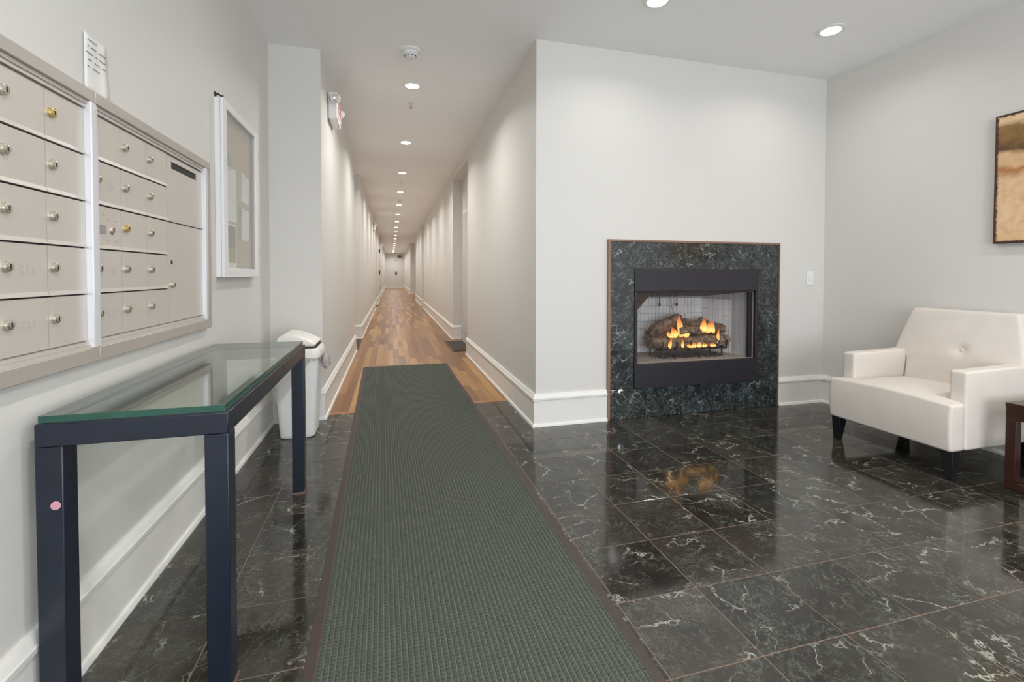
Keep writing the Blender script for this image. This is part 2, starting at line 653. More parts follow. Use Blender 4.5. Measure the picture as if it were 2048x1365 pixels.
def sweep(mb, i, profile, cap=True):
    """profile (offset inside, z) along path segment i"""
    j = (i + 1) % NP
    A = [(*miter(i, o), z) for o, z in profile]
    B = [(*miter(j, o), z) for o, z in profile]
    n = len(profile)
    vs = A + B
    fs = [(k, (k + 1) % n, n + (k + 1) % n, n + k) for k in range(n)]
    if cap:
        fs += [tuple(reversed(range(n))), tuple(range(n, 2 * n))]
    mb.add(vs, fs)


WALLP = [(0, 0), (0, H), (-0.09, H), (-0.09, 0)]
BASEP = [(0, 0), (0.030, 0), (0.030, 0.010), (0.025, 0.020), (0.017, 0.023), (0.017, 0.188), (0.025, 0.193), (0.026, 0.207),
         (0.020, 0.213), (0.017, 0.226), (0.010, 0.235), (0, 0.235)]
walls, bases = {}, {}
for i in range(NP):
    nm = seg_name[i]
    if nm in ('wall_front', 'wall_back'):
        continue
    key = nm
    if nm == 'door':
        key = 'wall_corridor_left' if path[i].x < 0.6 and i < NP / 2 else 'wall_corridor_right'
    walls.setdefault(key, MB())
    sweep(walls[key], i, WALLP)
    if nm != 'door':
        bk = key.replace('wall_', 'baseboard_')
        bases.setdefault(bk, MB())
        sweep(bases[bk], i, BASEP)
for nm, mb in walls.items():
    struct(mb.build(nm, M['wall']))
for nm, mb in bases.items():
    struct(mb.build(nm, M['trim'], smooth=True))

# lintels over the two nearest door recesses
lint = MB()
lint.box(xr(6.33) + 0.003, xr(6.33) + 0.24, 6.33, 7.89, 2.655, H)
struct(lint.build('wall_corridor_lintel', M['wall']))

# doors at the back of the recesses
dn = 0
for side, recs in ((-1, left_rec), (1, right_rec)):
    for a, b, dp in recs:
        ym = (a + b) / 2
        w = min(0.92, (b - a) - 0.16)
        y0, y1 = ym - w / 2, ym + w / 2
        xb = (xl(ym) - dp) if side < 0 else (xr(ym) + dp)
        s = -side
        dn += 1
        mb = MB().box(xb + s * 0.004, xb + s * 0.04, y0, y1, 0.008, 2.05)
        for z0, z1 in ((0.18, 0.95), (1.10, 1.92)):
            mb.box(xb + s * 0.04, xb + s * 0.046, y0 + 0.12, y1 - 0.12, z0, z1)
        d = struct(mb.build('door_%d' % dn, M['door']))
        hb = MB().lathe((xb + s * 0.040, y0 + 0.07, 1.0), (s, 0, 0), [(0.027, 0), (0.027, 0.006), (0.010, 0.010), (0.010, 0.04)], 14)
        hb.box(xb + s * 0.070, xb + s * 0.084, y0 + 0.06, y0 + 0.17, 0.99, 1.01)
        hb.build('door_handle', M['chrome'], d, smooth=True)
        cs = MB()
        cs.box(xb + s * 0.002, xb + s * 0.02, y0 - 0.07, y0 - 0.005, 0, 2.12)
        cs.box(xb + s * 0.002, xb + s * 0.02, y1 + 0.005, y1 + 0.07, 0, 2.12)
        cs.box(xb + s * 0.002, xb + s * 0.02, y0 - 0.005, y1 + 0.005, 2.055, 2.12)
        cs.build('door_casing', M['trim'], d)

# fireplace wall with its opening
FX0, FX1 = 1.600, 3.168                       # outer edge of the marble surround
IX0, IX1, IZ0, IZ1 = 1.820, 2.950, 0.228, 1.143    # metal insert
wb = MB()
wb.box(1.041, IX0 + 0.012, YF, YF + 0.09, 0, H)
wb.box(IX1 - 0.012, XW + 0.09, YF, YF + 0.09, 0, H)
wb.box(IX0 + 0.012, IX1 - 0.012, YF, YF + 0.09, 0, IZ0 + 0.012)
wb.box(IX0 + 0.012, IX1 - 0.012, YF, YF + 0.09, IZ1 - 0.012, H)
struct(wb.build('wall_back', M['wall']))
ib = seg_name.index('wall_back')
bb = MB()
jb = ib + 1
for (pa, pb) in ((0, FX0 - 0.002), (FX1 + 0.002, None)):
    A = [(*miter(ib, o), z) for o, z in BASEP] if pa == 0 else [(pa, YF - o, z) for o, z in BASEP]
    B = [(pb, YF - o, z) for o, z in BASEP] if pb else [(*miter(jb, o), z) for o, z in BASEP]
    n = len(BASEP)
    bb.add(A + B, [(k, (k + 1) % n, n + (k + 1) % n, n + k) for k in range(n)] + [tuple(reversed(range(n))), tuple(range(n, 2 * n))])
struct(bb.build('baseboard_back', M['trim'], smooth=True))

# street front behind the camera: a wide glazed opening in a wall
wf = MB()
x0f = lw(XLW, YB, 0)[0]
wf.box(x0f - 0.09, -0.45, YB - 0.09, YB, 0, H)
wf.box(3.15, XW + 0.09, YB - 0.09, YB, 0, H)
wf.box(-0.45, 3.15, YB - 0.09, YB, 2.45, H)
wf.box(-0.45, 3.15, YB - 0.09, YB, 0, 0.25)
struct(wf.build('wall_front', M['wall']))
fr = MB()
for x in (-0.45, 0.42, 1.32, 2.22, 3.10):
    fr.box(x, x + 0.05, YB - 0.075, YB - 0.015, 0.25, 2.45)
fr.box(-0.45, 3.15, YB - 0.075, YB - 0.015, 2.05, 2.10)
struct(fr.build('window_1', M['insert']))

# ceiling
ce = MB().box(-1.2, 4.0, YB - 0.2, YE + 0.3, H, H + 0.12)
struct(ce.build('ceiling', M['ceiling']))

# ------------------------------------------------------------------ floor
fl = MB().box(-1.2, 4.0, YB - 0.2, YE + 0.3, -0.12, 0.0008)
floor = struct(fl.build('floor', M['grout']))
T, G = 0.305, 0.0036
YW = 3.872                                    # where the tiles stop and the boards begin
colx = [-0.850, -0.5166, -0.2071, 0.098, 0.403, 0.7427] + [1.0477 + T * i for i in range(9)]
colx = [c for c in colx if c < XW] + [XW]
rowy = [2.0062 + T * k for k in range(-15, 7)]
rowy = [r for r in rowy if r > YB] + [YW]
tile_mesh = {}


def tile_obj(x0, x1, y0, y1, name, mat, z=0.0, th=0.002):
    w, d = round(x1 - x0 - G, 4), round(y1 - y0 - G, 4)
    key = (w, d, mat.name)
    if key not in tile_mesh:
        mb = MB()
        c = 0.0008
        a, b = w / 2, d / 2
        lo = [(-a, -b, 0), (a, -b, 0), (a, b, 0), (-a, b, 0)]
        mid = [(p[0], p[1], th - c) for p in lo]
        hi = [(-a + c, -b + c, th), (a - c, -b + c, th), (a - c, b - c, th), (-a + c, b - c, th)]
        mb.rings([lo, mid, hi], (True, True))
        o = mb.build(name, mat)
        tile_mesh[key] = o.data
    else:
        o = bpy.data.objects.new(name, tile_mesh[key])
        COL.objects.link(o)
    o.location = ((x0 + x1) / 2, (y0 + y1) / 2, z)
    return o


rest = MB()
for i in range(len(colx) - 1):
    for j in range(len(rowy) - 1):
        x0, x1, y0, y1 = colx[i], colx[i + 1], rowy[j], rowy[j + 1]
        if y0 > 3.0 and x0 > 1.0 and y0 > YF - 0.01:
            continue
        if x0 >= 1.04 and y1 > YF:
            y1 = YF
        if y1 - y0 < 0.03:
            continue
        if y0 > 0.4:
            o = tile_obj(x0, x1, y0, y1, 'marble_tile', M['marble'])
            o.parent = floor
            o.rotation_euler = (random.uniform(-1, 1) * 0.0007, random.uniform(-1, 1) * 0.0009, 0)
        else:
            rest.box(x0 + G / 2, x1 - G / 2, y0 + G / 2, y1 - G / 2, 0.0, 0.002)
o = rest.build('rear_marble_tiles', M['marble'], floor)
tag(o, kind='stuff')

# boards of the corridor
edge_board = MB()
edge_board.hexa([(xl(3.84) - 0.0, YW + 0.002, -0.004), (xr(3.84), YW + 0.050, -0.004), (xr(3.9), YW + 0.095, -0.004), (xl(3.9), YW + 0.045, -0.004)],
                [(xl(3.84) - 0.0, YW + 0.002, 0.004), (xr(3.84), YW + 0.050, 0.004), (xr(3.9), YW + 0.095, 0.004), (xl(3.9), YW + 0.045, 0.004)])
edge_board.build('threshold_board', M['wood_edge'], floor)
filler = MB().hexa([(xl(3.8), YW - 0.002, -0.004), (xr(3.8), YW - 0.002, -0.004), (xr(3.84), YW + 0.049, -0.004), (xl(3.84), YW + 0.001, -0.004)],
                   [(xl(3.8), YW - 0.002, 0.0019), (xr(3.8), YW - 0.002, 0.0019), (xr(3.84), YW + 0.049, 0.0019), (xl(3.84), YW + 0.001, 0.0019)])
filler.build('marble_tile', M['marble'], floor)
PW = 0.0715
far = MB()
plank_mesh = {}
nstrip = int(2.5 / PW) + 1
for s in range(nstrip):
    off = -0.86 + s * PW                      # offset from the corridor axis line at its start
    y = YW + 0.098 - random.uniform(0.0, 0.8)
    while y < YE:
        L = random.uniform(0.55, 1.35)
        y0, y1 = max(y, YW + 0.046 + max(0, (off + 0.5)) / 1.5 * 0.05), min(y + L, YE)
        y += L
        if y1 - y0 < 0.02:
            continue
        xa = off + DR * ((y0 + y1) / 2 - 3.8)
        inside = xa + PW > xl(y0) - 0.16 and xa < xr(y0) + (0.62 if y0 > 20 else 0.18)
        if not inside:
            continue
        if y0 < 8.6:
            mb = MB().box(-PW / 2 + 0.0006, PW / 2 - 0.0006, -(y1 - y0) / 2 + 0.0006, (y1 - y0) / 2 - 0.0006, 0, 0.006)
            o = mb.build('floor_board', M['wood'])
            o.location = (xa + PW / 2, (y0 + y1) / 2, -0.004 + random.uniform(0, 0.0004))
            o.rotation_euler = (0, 0, -DR)
            o.parent = floor
        else:
            c0, c1 = off + DR * (y0 - 3.8), off + DR * (y1 - 3.8)
            far.hexa([(c0, y0, -0.004), (c0 + PW - 0.001, y0, -0.004), (c1 + PW - 0.001, y1 - 0.001, -0.004), (c1, y1 - 0.001, -0.004)],
                     [(c0, y0, 0.002), (c0 + PW - 0.001, y0, 0.002), (c1 + PW - 0.001, y1 - 0.001, 0.002), (c1, y1 - 0.001, 0.002)])
tag(far.build('far_floor_boards', M['woodfar'], floor), kind='stuff')

# ------------------------------------------------------------------ recessed ceiling lights
def make_downlight(x, y, label, group):
    t = thing('recessed_light', (x, y, H), label, 'ceiling light', group)
    MB().lathe((x, y, H), (0, 0, -1), [(0.085, 0.0), (0.085, 0.004), (0.068, 0.010), (0.060, 0.008), (0.058, 0.002)], 28).build('trim_ring', M['trim'], t, smooth=True)
    MB().lathe((x, y, H - 0.0015), (0, 0, -1), [(0.0575, 0.0), (0.0575, 0.008), (0.050, 0.0115), (0.0, 0.013)], 24).build('light_lens', M['lens'], t, smooth=True)
    ld = bpy.data.lights.new('downlight_beam', 'AREA')
    ld.shape = 'DISK'
    ld.size = 0.11
    ld.energy = DOWNLIGHT_POWER
    ld.color = DOWNLIGHT_COLOR
    ld.spread = math.radians(150)
    lo = bpy.data.objects.new('downlight_beam', ld)
    COL.objects.link(lo)
    lo.parent = t
    lo.location = (0, 0, -0.017)
    return t


dl = make_downlight(0.239, 4.274, 'round recessed ceiling light, nearest of the corridor row, behind the smoke detector', 'recessed lights down the corridor')
ordinal = ['second', 'third', 'fourth', 'fifth', 'sixth', 'seventh', 'eighth', 'ninth', 'tenth', 'eleventh', 'twelfth', 'thirteenth', 'fourteenth',
           'fifteenth', 'sixteenth', 'seventeenth', 'eighteenth', 'nineteenth']
for j in range(1, 19):
    c = copy_tree(dl)
    c.location = (0.239 + DR * 1.846 * j * 0.93, 4.274 + 1.846 * j, H)
    c['label'] = 'round recessed ceiling light, %s in the row receding down the corridor' % ordinal[j - 1]
for x, y, lab in ((2.932, 2.549, 'round recessed ceiling light above the armchair corner of the lobby'),
                  (1.601, 2.556, 'round recessed ceiling light in front of the fireplace wall, cut by the top edge'),
                  (0.215, 2.43, 'round recessed ceiling light above the green runner, out of the picture overhead'),
                  (0.2, 0.5, 'round recessed ceiling light above the near end of the green runner'),
                  (1.6, 0.6, 'round recessed ceiling light over the middle of the lobby floor'),
                  (2.93, 0.6, 'round recessed ceiling light near the lobby right wall, towards the street front'),
                  (1.6, -1.3, 'round recessed ceiling light near the street front, mid lobby'),
                  (0.2, -1.3, 'round recessed ceiling light just inside the street front by the mailboxes')):
    c = copy_tree(dl)
    c.location = (x, y, H)
    c['label'] = lab
    c['group'] = 'recessed lights of the lobby'
    front = y > 2
    nm = 'lobby_beam' if front else 'rear_lobby_beam'
    for ch in c.children:
        if ch.type == 'LIGHT':
            if nm not in bpy.data.lights:
                bm = ch.data.copy()
                bm.name = nm
                bm.energy = LOBBY_POWER if front else REAR_LOBBY_POWER
            ch.data = bpy.data.lights[nm]



# smoke detectors and sprinklers
def make_detector(x, y, label):
    t = thing('smoke_detector', (x, y, H), label, 'smoke detector', 'smoke detectors on the corridor ceiling')
    MB().lathe((x, y, H), (0, 0, -1), [(0.078, 0), (0.078, 0.010), (0.070, 0.014), (0.062, 0.016)], 28).build('base_plate', M['plastic'], t, smooth=True)
    hb = MB().lathe((x, y, H - 0.015), (0, 0, -1), [(0.056, 0), (0.056, 0.016), (0.044, 0.024), (0.036, 0.036), (0.024, 0.041), (0, 0.042)], 28)
    h = hb.build('sensor_head', M['plastic'], t, smooth=True)
    vb = MB()
    for k in range(10):
        a = 2 * PI * k / 10
        p = Vector((x + 0.0405 * math.cos(a), y + 0.0405 * math.sin(a), H - 0.045))
        vb.lathe(p, (math.cos(a), math.sin(a), -0.5), [(0.0055, -0.001), (0.0055, 0.003)], 6)
    vb.build('vent_slots', M['dark'], h)
    return t


sd = make_detector(0.190, 3.615, 'white round smoke detector nearest the lobby, in front of the corridor lights')
c = copy_tree(sd)
c.location = (0.331, 10.893, H)
c['label'] = 'white round smoke detector far down the corridor ceiling, between two lights'


def make_sprinkler(x, y, label):
    t = thing('fire_sprinkler', (x, y, H), label, 'sprinkler', 'sprinkler heads on the corridor ceiling')
    MB().lathe((x, y, H), (0, 0, -1), [(0.036, 0), (0.034, 0.004), (0.014, 0.008)], 20).build('escutcheon', M['trim'], t, smooth=True)
    s = MB().lathe((x, y, H - 0.006), (0, 0, -1), [(0.012, 0), (0.012, 0.012), (0.006, 0.016), (0.006, 0.030)], 12)
    for dx in (-1, 1):
        s.tube([(x + dx * 0.012, y, H - 0.016), (x + dx * 0.014, y, H - 0.032), (x + dx * 0.003, y, H - 0.050)], 0.0025, 6)
    s.build('sprinkler_body', M['chrome'], t, smooth=True)
    MB().lathe((x, y, H - 0.050), (0, 0, -1), [(0.004, 0), (0.020, 0.002), (0.020, 0.004), (0.0, 0.005)], 16).build('deflector', M['nickel'], t, smooth=True)
    return t


sp = make_sprinkler(0.250, 4.698, 'small chrome sprinkler head just behind the nearest corridor light')
c = copy_tree(sp)
c.location = (0.292, 8.718, H)
c['label'] = 'small chrome sprinkler head behind the third corridor light'

# ------------------------------------------------------------------ mailboxes on the left wall
XM_F = XLW + 0.026                            # front of the trim frame
XM_D = XLW + 0.008                            # face of the doors
def mail_z(k):                                # door row limits, top down
    return MZ1 - (MZ1 - MZ0) * k / 5


MZ0, MZ1 = 0.908, 1.566
FRZ0, FRZ1 = 0.846, 1.622                     # outer frame
Y_DIV0, Y_DIV1 = 1.612, 1.660                 # divider between both banks
Y_R = 2.535                                   # outer right end of frame
Y_L = 0.60
text_jobs = []


def wall_text(s, y, z, size, parent, x, mat, name='box_number'):
    cu = bpy.data.curves.new('txt', 'FONT')
    cu.body = s
    cu.size = size
    cu.align_x = 'LEFT'
    cu.align_y = 'CENTER'
    cu.extrude = 0.0002
    cu.resolution_u = 3
    to = bpy.data.objects.new('txt', cu)
    dg = bpy.context.evaluated_depsgraph_get()
    COL.objects.link(to)
    dg.update()
    me = bpy.data.meshes.new_from_object(to.evaluated_get(dg))
    vs = [(x + v.co.z, y + v.co.x, z + v.co.y) for v in me.vertices]
    mb = MB().add(vs, [tuple(p.vertices) for p in me.polygons])
    bpy.data.objects.remove(to)
    bpy.data.meshes.remove(me)
    bpy.data.curves.remove(cu)
    mb.warp(lw)
    return mb.build(name, mat, parent)


def mail_door(parent, y0, y1, z0, z1, lock_y, lock_z, lockmat, ledge=True, name='mailbox_door', number=None):
    g = 0.0012
    mb = MB().box(XM_D - 0.006, XM_D, y0 + g, y1 - g, z0 + g + (0.013 if ledge else 0), z1 - g)
    if ledge:                                 # lipped lower edge that stands proud of the door below
        mb.hexa([(XM_D - 0.006, y0 + g, z0 + g + 0.002), (XM_D + 0.0035, y0 + g, z0 + g + 0.002), (XM_D + 0.0035, y1 - g, z0 + g + 0.002), (XM_D - 0.006, y1 - g, z0 + g + 0.002)],
                [(XM_D - 0.006, y0 + g, z0 + g + 0.013), (XM_D, y0 + g, z0 + g + 0.013), (XM_D, y1 - g, z0 + g + 0.013), (XM_D - 0.006, y1 - g, z0 + g + 0.013)])
    mb.warp(lw)
    d = mb.build(name, M['alu'], parent)
    if lock_y is not None:
        lk = MB().lathe((XM_D - 0.001, lock_y, lock_z), (1, 0, 0), [(0.0128, 0), (0.0128, 0.004), (0.0118, 0.010), (0.0095, 0.0115), (0.0, 0.0118)], 18)
        lk.box(XM_D + 0.0095, XM_D + 0.0118, lock_y - 0.0012, lock_y + 0.0012, lock_z - 0.0055, lock_z + 0.0055, 1)
        lk.warp(lw)
        lk.build('cam_lock', [lockmat, M['dark']], d, smooth=True)
    if number:
        wall_text(number, y0 + 0.052 * (y1 - y0) / 0.163 + 0.012, (z0 + z1) / 2 - 0.002, 0.034, d, XM_D + 0.0003, M['ink'])
    return d


def frame_run(mb, y0, y1, z0, z1, mi=0):
    mb.box(XLW + 0.001, XM_F, y0, y1, z0, z1, mi)


# left bank
mL = thing('mailbox_bank', (XLW, 1.1, FRZ0), 'left bank of aluminium mailbox doors, cut by the picture edge, above the glass table', 'mailboxes', 'wall mailbox banks')
fb = MB()
frame_run(fb, Y_L, Y_DIV0 + 0.024, FRZ1 - 0.033, FRZ1)
frame_run(fb, Y_L, Y_DIV0 + 0.024, FRZ0, FRZ0 + 0.040)
frame_run(fb, Y_L, Y_L + 0.04, FRZ0 + 0.04, FRZ1 - 0.033)
fb.warp(lw)
fb.build('trim_frame', M['alu_frame'], mL, bevel=0.002)
for dz, d in ((0.0, 0.014), (0.010, 0.010)):   # stepped inner rails below and above the doors
    for za in (FRZ0 + 0.040 + dz, FRZ1 - 0.0430 - dz):
        st = MB().box(XLW + 0.001, XLW + d + 0.004, Y_L + 0.04, Y_DIV0, za, za + 0.0095)
        st.warp(lw)
        st.build('inner_rail', M['alu'], mL)
bk = MB().box(XLW + 0.0005, XLW + 0.0015, Y_L + 0.04, Y_DIV0, MZ0, MZ1)
bk.warp(lw)
bk.build('back_panel', M['dark'], mL)
db = MB().box(XLW + 0.001, XM_F + 0.001, Y_DIV0, Y_DIV0 + 0.0235, FRZ0 + 0.040, FRZ1 - 0.033)
db.warp(lw)
db.build('side_post', M['alu_edge'], mL, bevel=0.003)
LC = [1.612 - 0.157 * k for k in range(6, -1, -1)]
numL = {(4, 3): '534', (4, 4): '535'}
for ci in range(len(LC) - 1):
    for r in range(5):
        y0, y1 = LC[ci], LC[ci + 1]
        z1, z0 = mail_z(r), mail_z(r + 1)
        mail_door(mL, y0, y1, z0, z1, y0 + 0.021, z0 + 0.075, M['brass'] if (ci == 5 and r == 0) else M['nickel'], r < 4, number=numL.get((ci, r)))

# right bank
mR = thing('mailbox_bank', (XLW, 2.1, FRZ0), 'right bank of aluminium mailbox doors with tall parcel doors, beside the notice case', 'mailboxes', 'wall mailbox banks')
fb = MB()
frame_run(fb, Y_DIV0 + 0.025, Y_R, FRZ1 - 0.033, FRZ1)
frame_run(fb, Y_DIV0 + 0.025, Y_R, FRZ0, FRZ0 + 0.040)
frame_run(fb, Y_R - 0.038, Y_R, FRZ0 + 0.04, FRZ1 - 0.033)
fb.warp(lw)
fb.build('trim_frame', M['alu_frame'], mR, bevel=0.002)
db = MB()
db.box(XLW + 0.001, XM_F - 0.003, Y_DIV0 + 0.0245, Y_DIV1 - 0.012, FRZ0 + 0.040, FRZ1 - 0.033)
db.box(XLW + 0.001, XM_F - 0.006, Y_DIV1 - 0.0115, Y_DIV1 - 0.003, FRZ0 + 0.040, FRZ1 - 0.033)
db.box(XLW + 0.001, XM_F - 0.001, Y_R - 0.060, Y_R - 0.039, FRZ0 + 0.040, FRZ1 - 0.033)
db.warp(lw)
db.build('side_post', M['alu_edge'], mR, bevel=0.002)
for dz, d in ((0.0, 0.014), (0.010, 0.010)):   # stepped inner rails below and above the doors
    for za in (FRZ0 + 0.040 + dz, FRZ1 - 0.0430 - dz):
        st = MB().box(XLW + 0.001, XLW + d + 0.004, Y_DIV1, Y_R - 0.061, za, za + 0.0095)
        st.warp(lw)
        st.build('inner_rail', M['alu'], mR)
bk = MB().box(XLW + 0.0005, XLW + 0.0015, Y_DIV1 - 0.003, Y_R - 0.06, MZ0, MZ1)
bk.warp(lw)
bk.build('back_panel', M['dark'], mR)
RC = [1.642, 1.797, 1.962, 2.124, 2.478]
numR = {(0, 1): '304', (0, 3): '533', (0, 4): '537', (1, 3): '', (1, 4): ''}
for ci in range(3):
    for r in range(5):
        y0, y1 = RC[ci], RC[ci + 1]
        if ci == 0:
            y0 = Y_DIV1 - 0.002
        z1, z0 = mail_z(r), mail_z(r + 1)
        ly = RC[ci] + 0.026
        if ci == 0:
            ly = RC[0] + 0.026
        lkm = M['brass'] if (ci, r) == (1, 2) else M['nickel']
        if (ci, r) in ((0, 0), (0, 2)):
            ly = None
        d = mail_door(mR, y0, y1, z0, z1, ly, z0 + 0.075, lkm, r < 4, number=numR.get((ci, r)))
        if (ci, r) == (0, 2):                 # master lock, its four screws and the data label
            lk = MB().lathe((XM_D - 0.001, 1.745, z0 + 0.062), (1, 0, 0), [(0.013, 0), (0.013, 0.003), (0.010, 0.006), (0.0, 0.0062)], 18)
            lk.box(XM_D + 0.004, XM_D + 0.0058, 1.745 - 0.002, 1.745 + 0.002, z0 + 0.055, z0 + 0.069, 1)
            for dy, dz in ((-0.02, 0.03), (0.022, 0.03), (-0.02, -0.032), (0.022, -0.032), (-0.045, 0.045)):
                lk.lathe((XM_D - 0.0005, 1.745 + dy, z0 + 0.062 + dz), (1, 0, 0), [(0.0035, 0), (0.0035, 0.0012), (0.0, 0.0014)], 8)
            lk.warp(lw)
            lk.build('master_lock', [M['nickel'], M['dark']], d, smooth=True)
            lb = MB().box(XM_D - 0.0002, XM_D + 0.0006, 1.668, 1.713, z0 + 0.047, z0 + 0.074)
            lb.warp(lw)
            tag(lb.build('data_label', M['sticker'], d), label='grey printed data label')
# parcel compartments
zp = mail_z(2)
g = 0.0015
pb = MB()
pb.box(XM_D - 0.006, XM_D, RC[3] + g, RC[4] - g, zp + 0.013, MZ1 - 0.050)
pb.box(XM_D - 0.006, XM_D, RC[3] + g, RC[4] - g, MZ1 - 0.022, MZ1 - 0.004)
pb.box(XM_D - 0.006, XM_D, RC[3] + g, 2.165, MZ1 - 0.050, MZ1 - 0.022)
pb.box(XM_D - 0.006, XM_D, 2.420, RC[4] - g, MZ1 - 0.050, MZ1 - 0.022)
pb.box(XM_D - 0.006, XM_D + 0.004, RC[3] + g, RC[4] - g, zp + 0.002, zp + 0.013)
pb.warp(lw)
pd = pb.build('outgoing_mail_door', M['alu'], mR)
tag(pd, label='tall door with a dark letter slot at its top')
sl = MB().box(XM_D - 0.006, XM_D - 0.004, 2.160, 2.425, MZ1 - 0.052, MZ1 - 0.020)
sl.warp(lw)
sl.build('letter_slot', M['dark'], pd)
pl = mail_door(mR, RC[3], RC[4], MZ0, zp, RC[3] + 0.034, MZ0 + 0.148, M['nickel'], False, 'parcel_door')
kh = MB().lathe((XM_D - 0.001, RC[3] + 0.034, MZ0 + 0.236), (1, 0, 0), [(0.009, 0), (0.009, 0.0015), (0.0, 0.0016)], 14)
kh.warp(lw)
kh.build('key_hole', M['dark'], pl)

# handwritten note taped above the mailboxes
nb = MB()
ncols, nrows = 6, 8
NX = XLW + 0.004
ny0, ny1, nz0, nz1 = 1.628, 1.738, FRZ1 + 0.002, 1.792
vs, fs = [], []
for r in range(nrows + 1):
    for cc in range(ncols + 1):
        u, v = cc / ncols, r / nrows
        curl = 0.008 * max(0, u - 0.6) ** 2 * (1 - v) * 6
        vs.append((NX + curl + 0.001 * math.sin(u * 7), ny0 + (ny1 - ny0) * u, nz0 + (nz1 - nz0) * v))
W1 = ncols + 1
for r in range(nrows):
    for cc in range(ncols):
        a = r * W1 + cc
        fs.append((a, a + 1, a + 1 + W1, a + W1))
nb.add(vs, fs)
nb.warp(lw)
note = nb.build('paper_note', M['paper'], loc=lw(NX, ny0, nz0), smooth=True)
md = note.modifiers.new('thickness', 'SOLIDIFY')
md.thickness = 0.0004
tag(note, 'small white handwritten note stuck on wall above the mailbox frame', 'note')
wr = MB()
rs = random.Random(3)
for line, segs in enumerate([[(0.12, 0.55)], [(0.12, 0.18), (0.26, 0.5), (0.62, 0.95)], [(0.05, 0.36), (0.45, 0.55), (0.64, 0.95)],
                             [(0.12, 0.28), (0.42, 0.66), (0.76, 0.97)], [(0.10, 0.2), (0.34, 0.64)]]):
    zc = nz0 + (nz1 - nz0) * (0.90 - 0.115 * line)
    for a, b in segs:
        n = max(4, int((b - a) * 40))
        pts = []
        for q in range(n + 1):
            u = a + (b - a) * q / n
            pts.append((NX + 0.0022, ny0 + (ny1 - ny0) * u, zc + (0.0028 if q % 2 else -0.0012) * rs.uniform(0.4, 1.2)))
        wr.tube(pts, 0.0006, 4)
wr.warp(lw)
OFF[note.name] = Vector(lw(NX, ny0, nz0))
wr.build('handwriting', M['pen'], note)

# ------------------------------------------------------------------ glazed notice case
CY0, CY1, CZ0, CZ1 = 2.672, 3.330, 1.080, 1.985
CB, CD = XLW + 0.026, XLW + 0.041
case = thing('notice_case', (XLW, 3.0, CZ0), 'white framed glazed notice case hanging on the left wall', 'notice board')
cb = MB()
cb.box(XLW + 0.001, XLW + 0.005, CY0 + 0.003, CY1 - 0.003, CZ0 + 0.003, CZ1 - 0.003)
for a in ((CY0 + 0.003, CY0 + 0.02, CZ0 + 0.003, CZ1 - 0.003), (CY1 - 0.02, CY1 - 0.003, CZ0 + 0.003, CZ1 - 0.003),
          (CY0 + 0.02, CY1 - 0.02, CZ0 + 0.003, CZ0 + 0.02), (CY0 + 0.02, CY1 - 0.02, CZ1 - 0.02, CZ1 - 0.003)):
    cb.box(XLW + 0.005, CB, *a)
cb.warp(lw)
cb.build('case_body', M['case'], case)
kb = MB().box(XLW + 0.005, XLW + 0.008, CY0 + 0.021, CY1 - 0.021, CZ0 + 0.021, CZ1 - 0.021)
kb.warp(lw)
kb.build('cork_panel', M['cork'], case)
df = MB()
for a in ((CY0, CY0 + 0.060, CZ0, CZ1), (CY1 - 0.058, CY1, CZ0, CZ1), (CY0 + 0.06, CY1 - 0.058, CZ0, CZ0 + 0.048), (CY0 + 0.06, CY1 - 0.058, CZ1 - 0.040, CZ1)):
    df.box(CB + 0.001, CD, *a)
df.warp(lw)
dfo = df.build('door_frame', M['case'], case, bevel=0.0025)
gp = MB().box(CB + 0.005, CB + 0.008, CY0 + 0.058, CY1 - 0.056, CZ0 + 0.046, CZ1 - 0.038)
gp.warp(lw)
gp.build('glass_pane', M['pane'], case)
for z in (1.84, 1.235):
    hb = MB().lathe(lw(CD - 0.004, CY1 + 0.004, z - 0.03), (0, 0, 1), [(0.004, 0), (0.004, 0.06)], 10)
    hb.build('hinge', M['nickel'], case, smooth=True)


def pinned(name, label, y0, z0, w, h, mat, tilt=0.0, lines=0, group='papers pinned in the notice case', extra=None):
    x = XLW + 0.0088
    root = None
    mb = MB().box(0, 0.0006, -w / 2, w / 2, -h / 2, h / 2)
    ca, sa = math.cos(tilt), math.sin(tilt)

    def place(px, py, pz):
        return lw(x + px, y0 + w / 2 + py * ca - pz * sa, z0 + h / 2 + py * sa + pz * ca)
    mb.warp(place)
    o = mb.build(name, mat, loc=place(0, 0, 0))
    tag(o, label, 'paper', group)
    OFF[o.name] = Vector(place(0, 0, 0))
    if lines:
        lb = MB()
        for i in range(lines):
            zz = h / 2 - h * (i + 1.3) / (lines + 1.6)
            lb.box(0.0006, 0.0008, -w * 0.40, w * (0.40 if i % 4 != 3 else 0.1), zz, zz + 0.0016)
        lb.warp(place)
        lb.build('printed_lines', M['print_line'], o)
    if extra:
        for (a, b, c2, d2, em, en) in extra:
            eb = MB().box(0.0006, 0.0009, -w / 2 + w * a, -w / 2 + w * b, -h / 2 + h * c2, -h / 2 + h * d2)
            eb.warp(place)
            eb.build(en, em, o)
    pb = MB().lathe(place(0.0006, 0, h / 2 - 0.008), (1, 0, 0), [(0.004, 0), (0.004, 0.003), (0.002, 0.006), (0.0, 0.0062)], 10)
    pb.build('push_pin', M['red'], o, smooth=True)
    return o


